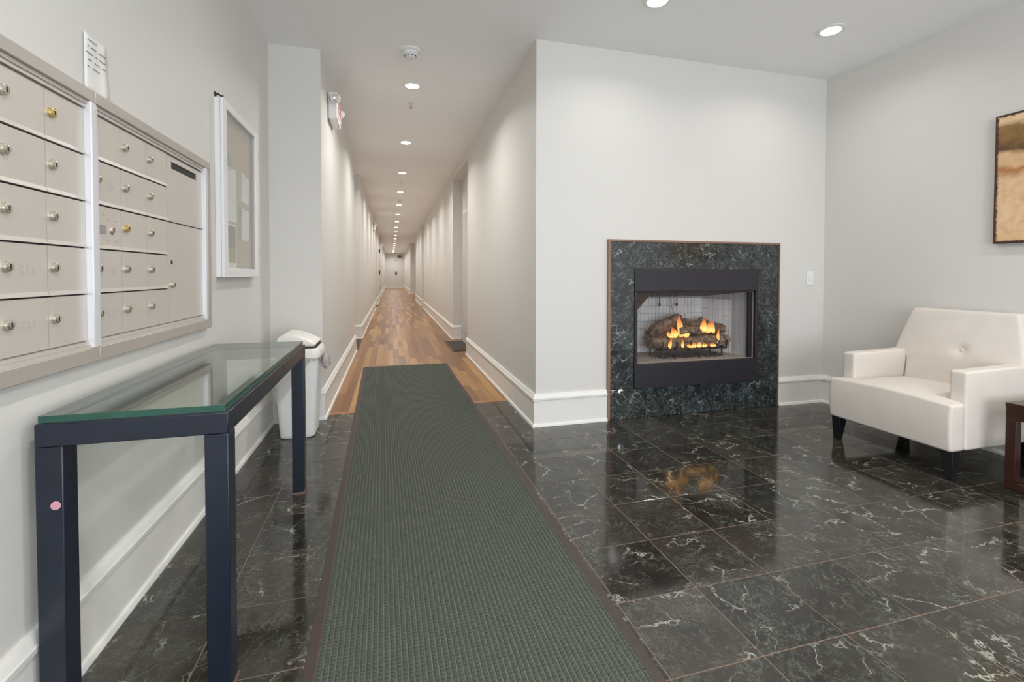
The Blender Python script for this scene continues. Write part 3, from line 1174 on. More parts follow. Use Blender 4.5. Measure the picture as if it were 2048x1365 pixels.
pinned('notice_sheet', 'white typed notice, tilted, upper right in the glazed case', 3.085, 1.520, 0.150, 0.165, M['paper'], -0.10, 10)
pinned('notice_sheet', 'tall white typed sheet at left in the glazed case', 2.770, 1.385, 0.215, 0.290, M['paper'], 0.02, 14)
pinned('notice_sheet', 'white typed sheet with green side panel, lower right in the glazed case', 3.020, 1.300, 0.205, 0.185, M['paper'], -0.05, 8,
       extra=[(0.0, 0.30, 0.0, 1.0, M['flyer_green'], 'green_panel')])
pinned('notice_flyer', 'flyer with grey photo over olive panel, bottom left in the glazed case', 2.770, 1.130, 0.210, 0.240, M['paper'], 0.0, 0,
       extra=[(0.05, 0.93, 0.45, 0.96, M['flyer_dark'], 'photo_panel'), (0.05, 0.93, 0.12, 0.45, M['flyer_olive'], 'olive_panel')])
pinned('leaf_card', 'small green leaf card above the tall sheet in the glazed case', 2.80, 1.680, 0.10, 0.055, M['flyer_green'], 0.2, 0)

# small dark hook over the case
hk = thing('wall_hook', lw(XLW, 2.69, 2.0), 'tiny dark hook on the wall just above the notice case', 'hook')
b = MB().lathe(lw(XLW + 0.001, 2.69, 2.002), (1, 0, 0), [(0.012, 0), (0.012, 0.004), (0.005, 0.007), (0.005, 0.02)], 12)
b.build('hook_base', M['insert'], hk, smooth=True)
MB().tube([lw(XLW + 0.018, 2.69, 2.002), lw(XLW + 0.026, 2.70, 1.996), lw(XLW + 0.030, 2.712, 2.003)], 0.004, 8).build('hook_arm', M['dark'], hk, smooth=True)

# ------------------------------------------------------------------ glass-topped console table
TX0, TX1, TY0, TY1, TZ = -0.800, -0.392, 1.358, 2.570, 0.742
LWD = 0.056
tb = thing('console_table', (-0.6, 1.96, 0), 'black steel console table with a thick green-edged glass top below the mailboxes', 'table')
for x, sx in ((TX0, 1), (TX1, -1)):
    for y, sy in ((TY0, 1), (TY1, -1)):
        lg = MB().box(x, x + sx * LWD, y, y + sy * LWD, 0.012, TZ - LWD)
        l = lg.build('leg', M['blacksteel'], tb, bevel=0.003)
        MB().box(x - sx * 0.003, x + sx * (LWD + 0.003), y - sy * 0.003, y + sy * (LWD + 0.003), 0.002, 0.012).build('foot_glide', M['foot'], l)
for y0, y1 in ((TY0, TY0 + LWD), (TY1 - LWD, TY1)):
    MB().box(TX0, TX1, y0, y1, TZ - LWD, TZ).build('end_rail', M['blacksteel'], tb, bevel=0.003)
for x0, x1 in ((TX0, TX0 + LWD), (TX1 - LWD, TX1)):
    MB().box(x0, x1, TY0 + LWD, TY1 - LWD, TZ - LWD, TZ).build('side_rail', M['blacksteel'], tb, bevel=0.002)
gx0, gx1, gy0, gy1, gz0, gz1 = TX0 + 0.004, TX1 - 0.010, TY0 + 0.008, TY1 - 0.004, TZ + 0.0015, TZ + 0.0175
gt = MB()
gt.add([(gx0, gy0, gz0), (gx1, gy0, gz0), (gx1, gy1, gz0), (gx0, gy1, gz0), (gx0, gy0, gz1), (gx1, gy0, gz1), (gx1, gy1, gz1), (gx0, gy1, gz1)],
       [(0, 3, 2, 1), (4, 5, 6, 7)], 0)
b0 = len(gt.v)
gt.f += [(0, 1, 5, 4), (1, 2, 6, 5), (2, 3, 7, 6), (3, 0, 4, 7)]
gt.mi += [1] * 4
tag(gt.build('glass_top', [M['glass_top'], M['glass_edge']], tb), label='thick clear glass top with a green edge')
MB().lathe((TX0 + 0.040, TY0 - 0.0005, 0.545), (0, -1, 0), [(0.011, 0), (0.010, 0.001), (0, 0.0012)], 9).build('tape_scrap', M['gum'], tb)

# ------------------------------------------------------------------ waste bin in the alcove
def rrect(cx, cy, w, d, r, z, n=5):
    pts = []
    for qx, qy, a0 in ((1, 1, 0), (-1, 1, 90), (-1, -1, 180), (1, -1, 270)):
        for k in range(n + 1):
            a = math.radians(a0 + 90 * k / n)
            pts.append((cx + qx * (w / 2 - r) + r * math.cos(a), cy + qy * (d / 2 - r) + r * math.sin(a), z))
    return pts


BX, BY = -0.570, 3.500
wbn = thing('waste_bin', (BX, BY, 0), 'tall white plastic waste bin with swing lid behind the console table', 'bin')
body = []
for z, w, d in ((0.003, 0.205, 0.245), (0.010, 0.218, 0.258), (0.03, 0.222, 0.262), (0.30, 0.252, 0.300), (0.555, 0.280, 0.338)):
    body.append(rrect(BX, BY, w, d, 0.042, z))
inner = [rrect(BX, BY, 0.270, 0.328, 0.038, 0.555), rrect(BX, BY, 0.240, 0.285, 0.036, 0.20)]
MB().rings(body + inner, (True, True)).build('bin_body', M['plastic'], wbn, smooth=True)
lid = [rrect(BX, BY, 0.296, 0.354, 0.046, 0.535), rrect(BX, BY, 0.296, 0.354, 0.046, 0.565), rrect(BX, BY, 0.282, 0.342, 0.042, 0.590),
       rrect(BX, BY, 0.262, 0.322, 0.04, 0.603), rrect(BX, BY, 0.240, 0.300, 0.04, 0.606)]
MB().rings(lid, (False, True)).build('lid_rim', M['plastic_lid'], wbn, smooth=True)


def dome(x, y, z):                            # ridge at the wall side, falling to the corridor side
    u = (x + 0.12) / 0.24
    t = max(0.0, z + 0.005) / 0.06
    top = 0.070 - 0.062 * max(0.0, u - 0.25) ** 1.7 / 0.55 - 0.03 * max(0, 0.2 - u) / 0.2
    return (x, y, z if z < 0 else z / 0.02 * top)


gp_ = [rrect(BX + 0.001, BY, 0.252, 0.312, 0.03, 0.6065), rrect(BX + 0.001, BY, 0.250, 0.310, 0.03, 0.6115)]
MB().rings(gp_).build('flap_gap', M['insert'], wbn)  # dark plate standing in for the shade between flap and rim
MB().rbox((BX, BY, 0.6325), (0.245, 0.305, 0.04), 0.0195, (12, 10, 1), 3, dome).build('swing_flap', M['plastic_lid'], wbn, smooth=True)
# clear liner folded over the rim, with a gathered knot at the corridor side
rs = random.Random(11)
rings = []
for q in range(9):
    t = q / 8
    z = 0.545 - 0.13 * t
    rr = []
    base = rrect(BX, BY, 0.292 - 0.012 * t, 0.350 - 0.016 * t, 0.046, z, 9)
    nb_ = len(base)
    for i, p in enumerate(base):
        dvec = Vector((p[0] - BX, p[1] - BY, 0)).normalized()
        k = 0.004 + 0.010 * t * (0.5 + 0.5 * math.sin(i * 2.7 + q)) + rs.uniform(0, 0.004)
        front = max(0.0, min(1.0, (BY - 0.06 - p[1]) / 0.06)) * max(0.0, min(1.0, (BX + 0.075 - p[0]) / 0.05))
        hang = 0.15 * t * front - 0.118 * t * (1 - front)
        rr.append((p[0] + dvec.x * k, p[1] + dvec.y * k, p[2] - hang + 0.01 * t * math.sin(i * 1.9)))
    rings.append(rr)
lin = MB().rings(rings, (False, False))
kn = []
for q in range(7):
    t = q / 6
    rad = 0.046 * math.sin(PI * (0.12 + 0.80 * t)) + 0.006
    kn.append([(BX + 0.150 + 0.052 * t + 0.007 * math.sin(a * 5 + q), BY - 0.055 + rad * math.cos(a) * (1 + 0.3 * math.sin(4 * a + q)),
                0.515 + rad * math.sin(a) * (1 + 0.3 * math.cos(3 * a - q)) - 0.02 * t) for a in [2 * PI * i / 18 for i in range(18)]])
lin.rings(kn, (True, True))
lin.build('bin_liner', M['liner'], wbn, smooth=True)

# ------------------------------------------------------------------ runner mat
def mx(u, y):                                 # slight skew of the laid mat; u 0..1 across
    return (-0.186 - 0.0062 * (y - 1.34)) + u * (0.878 + 0.0068 * (y - 1.34) - 0.001)


MY0, MY1 = -1.2, 5.735
mat = thing('runner_mat', (0.25, 2.2, 0.002), 'long dark green ribbed entrance runner with brown rubber edges', 'mat')
n = 24
base, bord = MB(), MB()
ys = [MY0 + (MY1 - MY0) * i / n for i in range(n + 1)]
for i in range(n):
    y0, y1 = ys[i], ys[i + 1]
    base.hexa([(mx(0, y0), y0, 0.0025), (mx(1, y0), y0, 0.0025), (mx(1, y1), y1, 0.0025), (mx(0, y1), y1, 0.0025)],
              [(mx(0, y0), y0, 0.0075), (mx(1, y0), y0, 0.0075), (mx(1, y1), y1, 0.0075), (mx(0, y1), y1, 0.0075)])
for side in (0, 1):
    s = -1 if side == 0 else 1
    A = []
    for y in ys:
        xe = mx(side, y)
        ring = [(xe, y, 0.0022), (xe, y, 0.0088), (xe + s * 0.006, y, 0.0090), (xe + s * 0.034, y, 0.0045), (xe + s * 0.036, y, 0.0022)]
        A.append(ring if s > 0 else list(reversed(ring)))
    bord.rings(A, (True, True))
ye = MY1
bord.hexa([(mx(0, ye) - 0.036, ye, 0.0022), (mx(1, ye) + 0.036, ye, 0.0022), (mx(1, ye) + 0.036, ye + 0.03, 0.0022), (mx(0, ye) - 0.036, ye + 0.03, 0.0022)],
          [(mx(0, ye) - 0.03, ye, 0.0088), (mx(1, ye) + 0.03, ye, 0.0088), (mx(1, ye) + 0.030, ye + 0.028, 0.004), (mx(0, ye) - 0.030, ye + 0.028, 0.004)])
base.build('mat_backing', M['matbase'], mat)
bord.build('rubber_border', M['rubber'], mat)
NC, PITCH = 54, 0.0142
rows = int((MY1 - 0.62) / PITCH)
ii, jj = np.meshgrid(np.arange(NC), np.arange(rows))
rg = np.random.RandomState(4)
yc = 0.62 + (jj + 0.5) * PITCH + rg.uniform(-1, 1, ii.shape) * 0.0008
wx = 0.878 / NC
xc = np.vectorize(mx)((ii + 0.5) / NC, yc) + rg.uniform(-1, 1, ii.shape) * 0.0005
hx, hy = wx * 0.40, PITCH * 0.41
ht = 0.0118 + rg.uniform(-1, 1, ii.shape) * 0.0006
N_ = ii.size
V = np.zeros((N_, 8, 3))
for k, (sx, sy) in enumerate(((-1, -1), (1, -1), (1, 1), (-1, 1))):
    V[:, k, 0] = (xc + sx * hx).ravel()
    V[:, k, 1] = (yc + sy * hy).ravel()
    V[:, k, 2] = 0.0074
    V[:, k + 4, 0] = (xc + sx * hx * 0.72).ravel()
    V[:, k + 4, 1] = (yc + sy * hy * 0.72).ravel()
    V[:, k + 4, 2] = ht.ravel()
V -= np.array([0.25, 2.2, 0.002])
fq = np.array([(4, 5, 6, 7), (0, 1, 5, 4), (1, 2, 6, 5), (2, 3, 7, 6), (3, 0, 4, 7)])
F = (np.arange(N_)[:, None, None] * 8 + fq[None]).reshape(-1, 4)
me = bpy.data.meshes.new('mat_pile')
me.vertices.add(N_ * 8)
me.vertices.foreach_set('co', V.reshape(-1))
me.loops.add(F.size)
me.loops.foreach_set('vertex_index', F.reshape(-1).astype(np.int32))
me.polygons.add(len(F))
me.polygons.foreach_set('loop_start', (np.arange(len(F)) * 4).astype(np.int32))
me.polygons.foreach_set('loop_total', np.full(len(F), 4, np.int32))
me.update(calc_edges=True)
me.materials.append(M['nub'])
po = bpy.data.objects.new('mat_pile', me)
COL.objects.link(po)
po.parent = mat
tag(po, kind='stuff')

# doormats in the door recesses
def doormat(x0, x1, y0, y1, label):
    t = thing('doormat', ((x0 + x1) / 2, (y0 + y1) / 2, 0.002), label, 'doormat', 'doormats at the corridor doors')
    MB().box(x0, x1, y0, y1, 0.0025, 0.010).build('rubber_base', M['rubber'], t, bevel=0.002)
    p = MB()
    k = 14
    for i in range(k):
        a = x0 + 0.03 + (x1 - x0 - 0.06) * i / k
        p.box(a, a + (x1 - x0 - 0.06) / k * 0.7, y0 + 0.03, y1 - 0.03, 0.010, 0.015)
    p.build('ribbed_pile', M['doormat'], t)


doormat(0.925, 1.235, 6.62, 7.60, 'grey brown doormat on the boards at the right-hand door recess')
doormat(-0.550, -0.375, 7.10, 8.25, 'dark doormat on the boards at the left-hand door recess')
doormat(-0.42, -0.235, 16.1, 17.2, 'tiny dark doormat far down the left side of the corridor')

# ------------------------------------------------------------------ fireplace
fp = thing('fireplace', (2.385, YF, 0), 'gas fireplace with dark green marble surround and charcoal metal face', 'fireplace')
TH = 0.016
TS = YF - TH


def stile(x0, x1, z0, z1):
    """one marble slab of the surround, object turned so that its face looks into the room"""
    w, h = x1 - x0 - 0.002, z1 - z0 - 0.002
    c = 0.001
    a, b = w / 2, h / 2
    lo = [(-a, -b, 0), (a, -b, 0), (a, b, 0), (-a, b, 0)]
    mid = [(p[0], p[1], TH - c) for p in lo]
    hi = [(-a + c, -b + c, TH), (a - c, -b + c, TH), (a - c, b - c, TH), (-a + c, b - c, TH)]
    mb = MB().rings([lo, mid, hi], (True, True))
    o = mb.build('surround_tile', M['surround'])
    o.rotation_euler = (PI / 2, 0, 0)
    o.location = ((x0 + x1) / 2 - 2.385, -0.0008, (z0 + z1) / 2)
    o.parent = fp


SX0, SX1, SZ1 = FX0 + 0.022, FX1 - 0.010, 1.346
xs = [SX0, 1.925, 2.237, 2.550, 2.866, SX1]
for a, b in zip(xs[:-1], xs[1:]):
    stile(a, b, IZ1, SZ1)
xs = [SX0, 1.925, 2.237, 2.550, 2.866, SX1]
for a, b in zip(xs[:-1], xs[1:]):
    stile(a, b, 0.003, IZ0)
zs = [IZ0, 0.524, 0.832, IZ1]
for a, b in zip(zs[:-1], zs[1:]):
    stile(SX0, IX0, a, b)
    stile(IX1, SX1, a, b)
MB().box(FX0, SX0 - 0.001, TS - 0.006, YF - 0.0008, 0.003, 1.362).build('edge_strip', M['surround_edge'], fp)
MB().box(SX1 + 0.001, FX1, TS - 0.004, YF - 0.0008, 0.003, 1.362).build('edge_strip', M['surround_edge'], fp)
MB().box(SX0 - 0.001, SX1 + 0.001, TS - 0.006, YF - 0.0008, SZ1 + 0.001, 1.362).build('edge_strip', M['surround_edge'], fp)
# metal face
OX0, OX1, OZ0, OZ1 = 1.845, 2.922, 0.415, 0.970
FY = TS - 0.010
MB().box(IX0, IX1, FY, YF - 0.001, OZ1, IZ1).build('upper_panel', M['insert'], fp, bevel=0.003)
MB().box(IX0, IX1, FY, YF - 0.001, IZ0, OZ0).build('lower_panel', M['insert'], fp, bevel=0.003)
MB().box(IX0, OX0, FY + 0.002, YF - 0.001, OZ0 + 0.0005, OZ1 - 0.0005).build('side_jamb', M['insert'], fp, bevel=0.002)
MB().box(OX1, IX1, FY + 0.002, YF - 0.001, OZ0 + 0.0005, OZ1 - 0.0005).build('side_jamb', M['insert'], fp, bevel=0.002)
# firebox: shell, canopy, floor
BKY = 3.625
fx = MB()
q = [(OX0 - 0.012, YF + 0.001), (OX1 + 0.012, YF + 0.001), (2.755, BKY), (2.02, BKY)]
t_ = 0.012
fx.hexa([(q[0][0] - t_, q[0][1], OZ0 - 0.02), (q[0][0], q[0][1], OZ0 - 0.02), (q[3][0], BKY, OZ0 - 0.02), (q[3][0] - t_, BKY, OZ0 - 0.02)],
        [(q[0][0] - t_, q[0][1], OZ1), (q[0][0], q[0][1], OZ1), (q[3][0], BKY, OZ1), (q[3][0] - t_, BKY, OZ1)])
fx.hexa([(q[1][0], q[1][1], OZ0 - 0.02), (q[1][0] + t_, q[1][1], OZ0 - 0.02), (q[2][0] + t_, BKY, OZ0 - 0.02), (q[2][0], BKY, OZ0 - 0.02)],
        [(q[1][0], q[1][1], OZ1), (q[1][0] + t_, q[1][1], OZ1), (q[2][0] + t_, BKY, OZ1), (q[2][0], BKY, OZ1)])
fx.box(2.0, 2.78, BKY, BKY + t_, OZ0 - 0.02, OZ1)
fx.build('firebox_shell', M['brick_joint'], fp)
MB().hexa([(OX0 - 0.02, YF + 0.001, OZ0 - 0.03), (OX1 + 0.02, YF + 0.001, OZ0 - 0.03), (2.77, BKY, OZ0 - 0.03), (2.0, BKY, OZ0 - 0.03)],
          [(OX0 - 0.02, YF + 0.001, OZ0 + 0.001), (OX1 + 0.02, YF + 0.001, OZ0 + 0.001), (2.77, BKY, OZ0 + 0.006), (2.0, BKY, OZ0 + 0.006)]).build('hearth_floor', M['ash'], fp)
MB().hexa([(OX0 - 0.01, YF + 0.001, OZ1 - 0.006), (OX1 + 0.01, YF + 0.001, OZ1 - 0.006), (2.76, BKY, 0.905), (2.01, BKY, 0.905)],
          [(OX0 - 0.01, YF + 0.001, OZ1 + 0.01), (OX1 + 0.01, YF + 0.001, OZ1 + 0.01), (2.76, BKY, 0.985), (2.01, BKY, 0.985)]).build('canopy', M['soot'], fp)
gs = MB().add([(OX0 + 0.001, YF + 0.002, OZ1 - 0.007), (OX0 + 0.135, YF + 0.05, OZ1 - 0.045), (OX0 + 0.001, YF + 0.002, 0.815),
               (OX0 - 0.008, YF + 0.008, OZ1 - 0.007), (OX0 + 0.130, YF + 0.056, OZ1 - 0.045), (OX0 - 0.008, YF + 0.008, 0.815)],
              [(0, 2, 1), (3, 4, 5), (0, 1, 4, 3), (1, 2, 5, 4), (2, 0, 3, 5)])
gs.build('canopy_gusset', M['soot'], fp)
# a black upright behind the right jamb
MB().box(2.885, OX1 - 0.001, YF + 0.012, YF + 0.03, OZ0 + 0.002, OZ1 - 0.015).build('screen_stop', M['dark'], fp)
# firebricks: back wall in running bond, side walls with upright bricks
brick_mesh = {}


def brick(p, u, v, w, h):
    """brick face centred at p; u = direction of its width, v = up; front along u x v"""
    key = (round(w, 4), round(h, 4))
    if key not in brick_mesh:
        a, b, c, d = w / 2 - 0.0016, h / 2 - 0.0016, 0.0015, 0.007
        lo = [(-a, -b, 0), (a, -b, 0), (a, b, 0), (-a, b, 0)]
        mid = [(s[0], s[1], d - c) for s in lo]
        hi = [(-a + c, -b + c, d), (a - c, -b + c, d), (a - c, b - c, d), (-a + c, b - c, d)]
        o = MB().rings([lo, mid, hi], (True, True)).build('fire_brick', M['brick'])
        brick_mesh[key] = o.data
    else:
        o = bpy.data.objects.new('fire_brick', brick_mesh[key])
        COL.objects.link(o)
    u, v = Vector(u).normalized(), Vector(v)
    wv = u.cross(v)
    o.matrix_local = Matrix(((u.x, v.x, wv.x, p[0] - 2.385), (u.y, v.y, wv.y, p[1] - YF), (u.z, v.z, wv.z, p[2]), (0, 0, 0, 1)))
    o.parent = fp


bz0, bh = OZ0 + 0.008, 0.0672
for r in range(7):
    x = 2.022 - (0.09 if r % 2 else 0.0)
    while x < 2.752:
        a, b = max(x, 2.022), min(x + 0.182, 2.753)
        x += 0.182
        if b - a > 0.02:
            brick(((a + b) / 2, BKY - 0.0005, bz0 + bh * (r + 0.5)), (1, 0, 0), (0, 0, 1), round(b - a, 3), bh)
for sgn in (1, -1):
    if sgn > 0:
        A, B = Vector((2.755, BKY, 0)), Vector((OX1 + 0.012, YF + 0.03, 0))
    else:
        A, B = Vector((OX0 - 0.012, YF + 0.03, 0)), Vector((2.02, BKY, 0))
    d = (B - A)
    L = d.length
    d.normalize()
    ncol = 7
    for cidx in range(ncol):
        z = bz0 - (0.06 if cidx % 2 else 0.0)
        while z < 0.90:
            z0, z1 = max(z, bz0), min(z + 0.125, 0.885 + 0.0)
            z += 0.125
            if z1 - z0 > 0.02:
                p = A + d * (L * (cidx + 0.5) / ncol)
                brick((p.x, p.y, (z0 + z1) / 2), (d.x, d.y, 0), (0, 0, 1), round(L / ncol, 4), round(z1 - z0, 3))
# two hanging damper hooks and the loose cable at the back
for x in (2.285, 2.455):
    MB().tube([(x, BKY - 0.05, 0.905), (x, BKY - 0.05, 0.850)], 0.004, 6).lathe((x, BKY - 0.05, 0.855), (0, 0, -1), [(0.004, 0), (0.010, 0.012), (0.010, 0.022), (0.003, 0.032)], 10).build('damper_pull', M['dark'], fp, smooth=True)
MB().tube([(2.40, BKY - 0.045, 0.90), (2.405, BKY - 0.045, 0.83), (2.425, BKY - 0.05, 0.76), (2.43, BKY - 0.05, 0.66), (2.43, BKY - 0.05, 0.45)], 0.0035, 6).build('gas_line', M['sticker'], fp, smooth=True)
# key valve plate
vp = MB().lathe((1.712, TS - 0.0012, 0.212), (0, -1, 0), [(0.024, 0), (0.024, 0.003), (0.018, 0.006), (0.0, 0.0065)], 24).build('valve_plate', M['chrome'], fp, smooth=True)
MB().box(1.706, 1.718, TS - 0.0085, TS - 0.0074, 0.206, 0.218).build('key_socket', M['dark'], vp)


# wire mesh curtains, drawn apart
def curtain(x0, x1, folds, name):
    n = folds * 8
    rows_ = [OZ0 + 0.004, 0.60, 0.78, OZ1 - 0.012]
    vs, fs = [], []
    for zi, z in enumerate(rows_):
        for i in range(n + 1):
            t = i / n
            amp = 0.011 * (0.7 + 0.3 * math.sin(t * 23))
            vs.append((x0 + (x1 - x0) * t + 0.003 * math.sin(t * folds * 4 * PI), YF + 0.045 + amp * math.sin(t * folds * 2 * PI + 0.4 * zi), z))
    for zi in range(len(rows_) - 1):
        for i in range(n):
            a = zi * (n + 1) + i
            fs.append((a, a + 1, a + n + 2, a + n + 1))
    MB().add(vs, fs).build(name, M['screen'], fp, smooth=True)


curtain(1.850, 2.40, 17, 'mesh_curtain')
curtain(2.42, 2.880, 9, 'mesh_curtain')

# burner, grate, logs and flames
gr = thing('log_grate', (2.43, 3.42, OZ0), 'dark iron grate under the burning logs in the fireplace', 'grate')
gb = MB()
for x in (2.14, 2.27, 2.40, 2.53, 2.66, 2.74):
    gb.tube([(x, 3.292, 0.555), (x, 3.296, 0.492), (x, 3.53, 0.492)], 0.008, 8)
gb.build('grate_bars', M['dark'], gr, smooth=True)
rb = MB()
rb.tube([(2.10, 3.35, 0.483), (2.78, 3.35, 0.483)], 0.007, 8)
rb.tube([(2.16, 3.50, 0.483), (2.72, 3.50, 0.483)], 0.007, 8)
rb.build('cross_bar', M['dark'], gr, smooth=True)
for x in (2.15, 2.74):
    for y in (3.35, 3.50):
        MB().tube([(x, y, 0.484), (x, y, OZ0 + 0.004)], 0.007, 8).build('leg', M['dark'], gr, smooth=True)
em = MB()
rs = random.Random(5)
for k in range(90):
    cx, cy = rs.uniform(2.15, 2.72), rs.uniform(3.30, 3.40)
    s = rs.uniform(0.008, 0.018)
    em.rbox((cx, cy, OZ0 + 0.006 + s * 0.6), (s * 1.6, s * 1.4, s), s * 0.3, (1, 1, 1), 1)
emo = em.build('ember_bed', M['ember'], loc=(2.43, 3.35, OZ0))
tag(emo, 'black ember chunks scattered under the log grate', 'embers', kind='stuff')


def log(p0, p1, r0, r1, label, seed):
    rs = random.Random(seed)
    p0, p1 = Vector(p0), Vector(p1)
    n, m = 16, 14
    d = (p1 - p0)
    t = Vector((0, 0, 1))
    e1 = d.normalized().cross(t).normalized()
    e2 = d.normalized().cross(e1)
    ph = [rs.uniform(0, 6) for _ in range(6)]
    rings = []
    for i in range(n + 1):
        u = i / n
        c = p0 + d * u + e2 * 0.012 * math.sin(u * 4 + ph[0]) + e1 * 0.01 * math.sin(u * 5 + ph[1])
        r = (r0 + (r1 - r0) * u) * (1 + 0.06 * math.sin(u * 14 + ph[2]))
        if i in (0, n):
            r *= 0.90
        ring = []
        for k in range(m):
            a = 2 * PI * k / m
            rr = r * (1 + 0.10 * math.sin(3 * a + ph[3] + u * 2) + 0.06 * math.sin(7 * a + ph[4] + 5 * u) + rs.uniform(-0.03, 0.03))
            ring.append(c + (e1 * math.cos(a) + e2 * math.sin(a)) * rr)
        rings.append(ring)
    o = MB().rings(rings).build('fire_log', M['bark'], loc=tuple(p0), smooth=True)
    tag(o, label, 'log', 'ceramic logs in the fireplace')
    return o


log((2.080, 3.365, 0.555), (2.790, 3.345, 0.535), 0.052, 0.050, 'long brown front log lying across the grate', 1)
log((2.120, 3.500, 0.570), (2.760, 3.490, 0.565), 0.052, 0.056, 'long dark rear log lying across the grate', 2)
log((2.100, 3.375, 0.655), (2.420, 3.500, 0.705), 0.048, 0.052, 'dark upper log leaning at the left of the fire', 3)
log((2.470, 3.505, 0.695), (2.765, 3.345, 0.628), 0.040, 0.036, 'pale brown split log slanting at the right of the fire', 4)
log((2.310, 3.315, 0.628), (2.560, 3.375, 0.640), 0.030, 0.034, 'short slanting log on top of the front log', 5)
log((2.640, 3.535, 0.690), (2.800, 3.440, 0.590), 0.040, 0.044, 'stubby dark log at the far right of the fire', 6)

fi = thing('gas_fire', (2.43, 3.38, 0.5), 'orange and yellow flames licking up between the logs', 'fire')


def flame(x, y, z, h, w, lean, seed):
    rs = random.Random(seed)
    n, m = 9, 10
    rings = []
    p1, p2 = rs.uniform(0, 6), rs.uniform(0, 6)
    for i in range(n + 1):
        t = i / n
        r = w * (math.sin(PI * min(1, t * 0.9 + 0.10)) ** 0.8) * (1 - t) ** 0.55 + 0.0015
        cx = x + lean * t ** 1.4 + 0.20 * w * math.sin(5 * t + p1)
        cy = y + 0.15 * w * math.sin(4 * t + p2)
        rings.append([(cx + r * math.cos(2 * PI * k / m), cy + 0.45 * r * math.sin(2 * PI * k / m), z + h * t) for k in range(m)])
    MB().rings(rings).build('flame', M['flame'], fi, smooth=True)


for args in ((2.345, 3.330, 0.590, 0.175, 0.034, -0.005, 1), (2.290, 3.325, 0.585, 0.085, 0.040, -0.02, 2), (2.245, 3.32, 0.585, 0.055, 0.03, -0.02, 3),
             (2.390, 3.320, 0.585, 0.080, 0.035, 0.03, 4), (2.570, 3.335, 0.620, 0.115, 0.036, 0.0, 5), (2.615, 3.33, 0.615, 0.090, 0.040, 0.01, 6),
             (2.655, 3.325, 0.610, 0.110, 0.026, -0.01, 7), (2.680, 3.300, 0.530, 0.120, 0.016, 0.02, 8), (2.230, 3.300, 0.505, 0.080, 0.018, 0.01, 9),
             (2.350, 3.300, 0.505, 0.070, 0.014, -0.01, 10), (2.45, 3.295, 0.503, 0.045, 0.030, 0.0, 11), (2.50, 3.295, 0.503, 0.055, 0.026, 0.01, 12),
             (2.41, 3.295, 0.503, 0.035, 0.03, 0.0, 13), (2.62, 3.295, 0.503, 0.035, 0.034, 0.02, 14), (2.55, 3.295, 0.503, 0.040, 0.03, 0.0, 15)):
    flame(args[0] - 0.022, *args[1:3], args[3] * 1.12, args[4] * 1.08, *args[5:])

# light switch plate on the fireplace wall
sw = thing('light_switch', (3.497, YF, 1.070), 'white light switch plate on the wall right of the fireplace', 'switch')
MB().box(3.460, 3.534, YF - 0.006, YF - 0.0006, 1.012, 1.128).build('switch_plate', M['plastic'], sw, bevel=0.003)
MB().box(3.484, 3.510, YF - 0.010, YF - 0.0062, 1.046, 1.094).build('switch_rocker', M['plastic'], sw, bevel=0.002)
# small outlet plate low on the corridor's left wall
ol = thing('wall_outlet', (xl(11.5), 11.5, 0.5), 'white outlet plate low on the left corridor wall', 'outlet')
MB().box(xl(11.5) + 0.001, xl(11.5) + 0.007, 11.46, 11.54, 0.46, 0.58).build('outlet_plate', M['plastic'], ol, bevel=0.002)
for z in (0.495, 0.545):
    MB().lathe((xl(11.5) + 0.0072, 11.5, z), (1, 0, 0), [(0.017, 0), (0.016, 0.002), (0, 0.0021)], 14).build('socket', M['trim'], ol)

# ------------------------------------------------------------------ exit sign with emergency lamps
def exit_unit(y, z, label, text):
    x = xl(y)
    t = thing('exit_sign', (x, y, z), label, 'exit sign', 'exit signs with emergency lamps')
    MB().box(x + 0.001, x + 0.075, y - 0.16, y + 0.16, z - 0.11, z + 0.11).build('sign_housing', M['plastic'], t, bevel=0.012, seg=3)
    f = MB().box(x + 0.0755, x + 0.079, y - 0.145, y + 0.145, z - 0.080, z + 0.075).build('sign_face', M['pinkface'], t)
    cu = bpy.data.curves.new('txt', 'FONT')
    cu.body = text
    cu.size = 0.150
    cu.align_x = 'CENTER'
    cu.align_y = 'CENTER'
    cu.extrude = 0.001
    cu.resolution_u = 3
    to = bpy.data.objects.new('txt', cu)
    COL.objects.link(to)
    dg = bpy.context.evaluated_depsgraph_get()
    dg.update()
    me = bpy.data.meshes.new_from_object(to.evaluated_get(dg))
    vs = [(x + 0.0802 + v.co.z, y + v.co.x * 0.85, z - 0.004 + v.co.y) for v in me.vertices]
    MB().add(vs, [tuple(p.vertices) for p in me.polygons]).build('exit_lettering', M['red'], f)
    bpy.data.objects.remove(to)
    bpy.data.meshes.remove(me)
    bpy.data.curves.remove(cu)
    for s in (-1, 1):
        c0 = (x + 0.042, y + s * 0.160, z + 0.055)
        hd = MB().lathe(c0, (0.35, s * 0.55 if s > 0 else -0.75, -0.22), [(0.022, -0.012), (0.034, 0.012), (0.040, 0.045), (0.040, 0.060), (0.036, 0.062)], 20).build('lamp_head', M['plastic'], t, smooth=True)
        ax = Vector((0.35, s * 0.55 if s > 0 else -0.75, -0.22)).normalized()
        MB().lathe(Vector(c0) + ax * 0.0625, ax, [(0.035, 0), (0.030, 0.006), (0.015, 0.010), (0, 0.011)], 18).build('lamp_lens', M['lamp_glass'], hd, smooth=True)
    return t


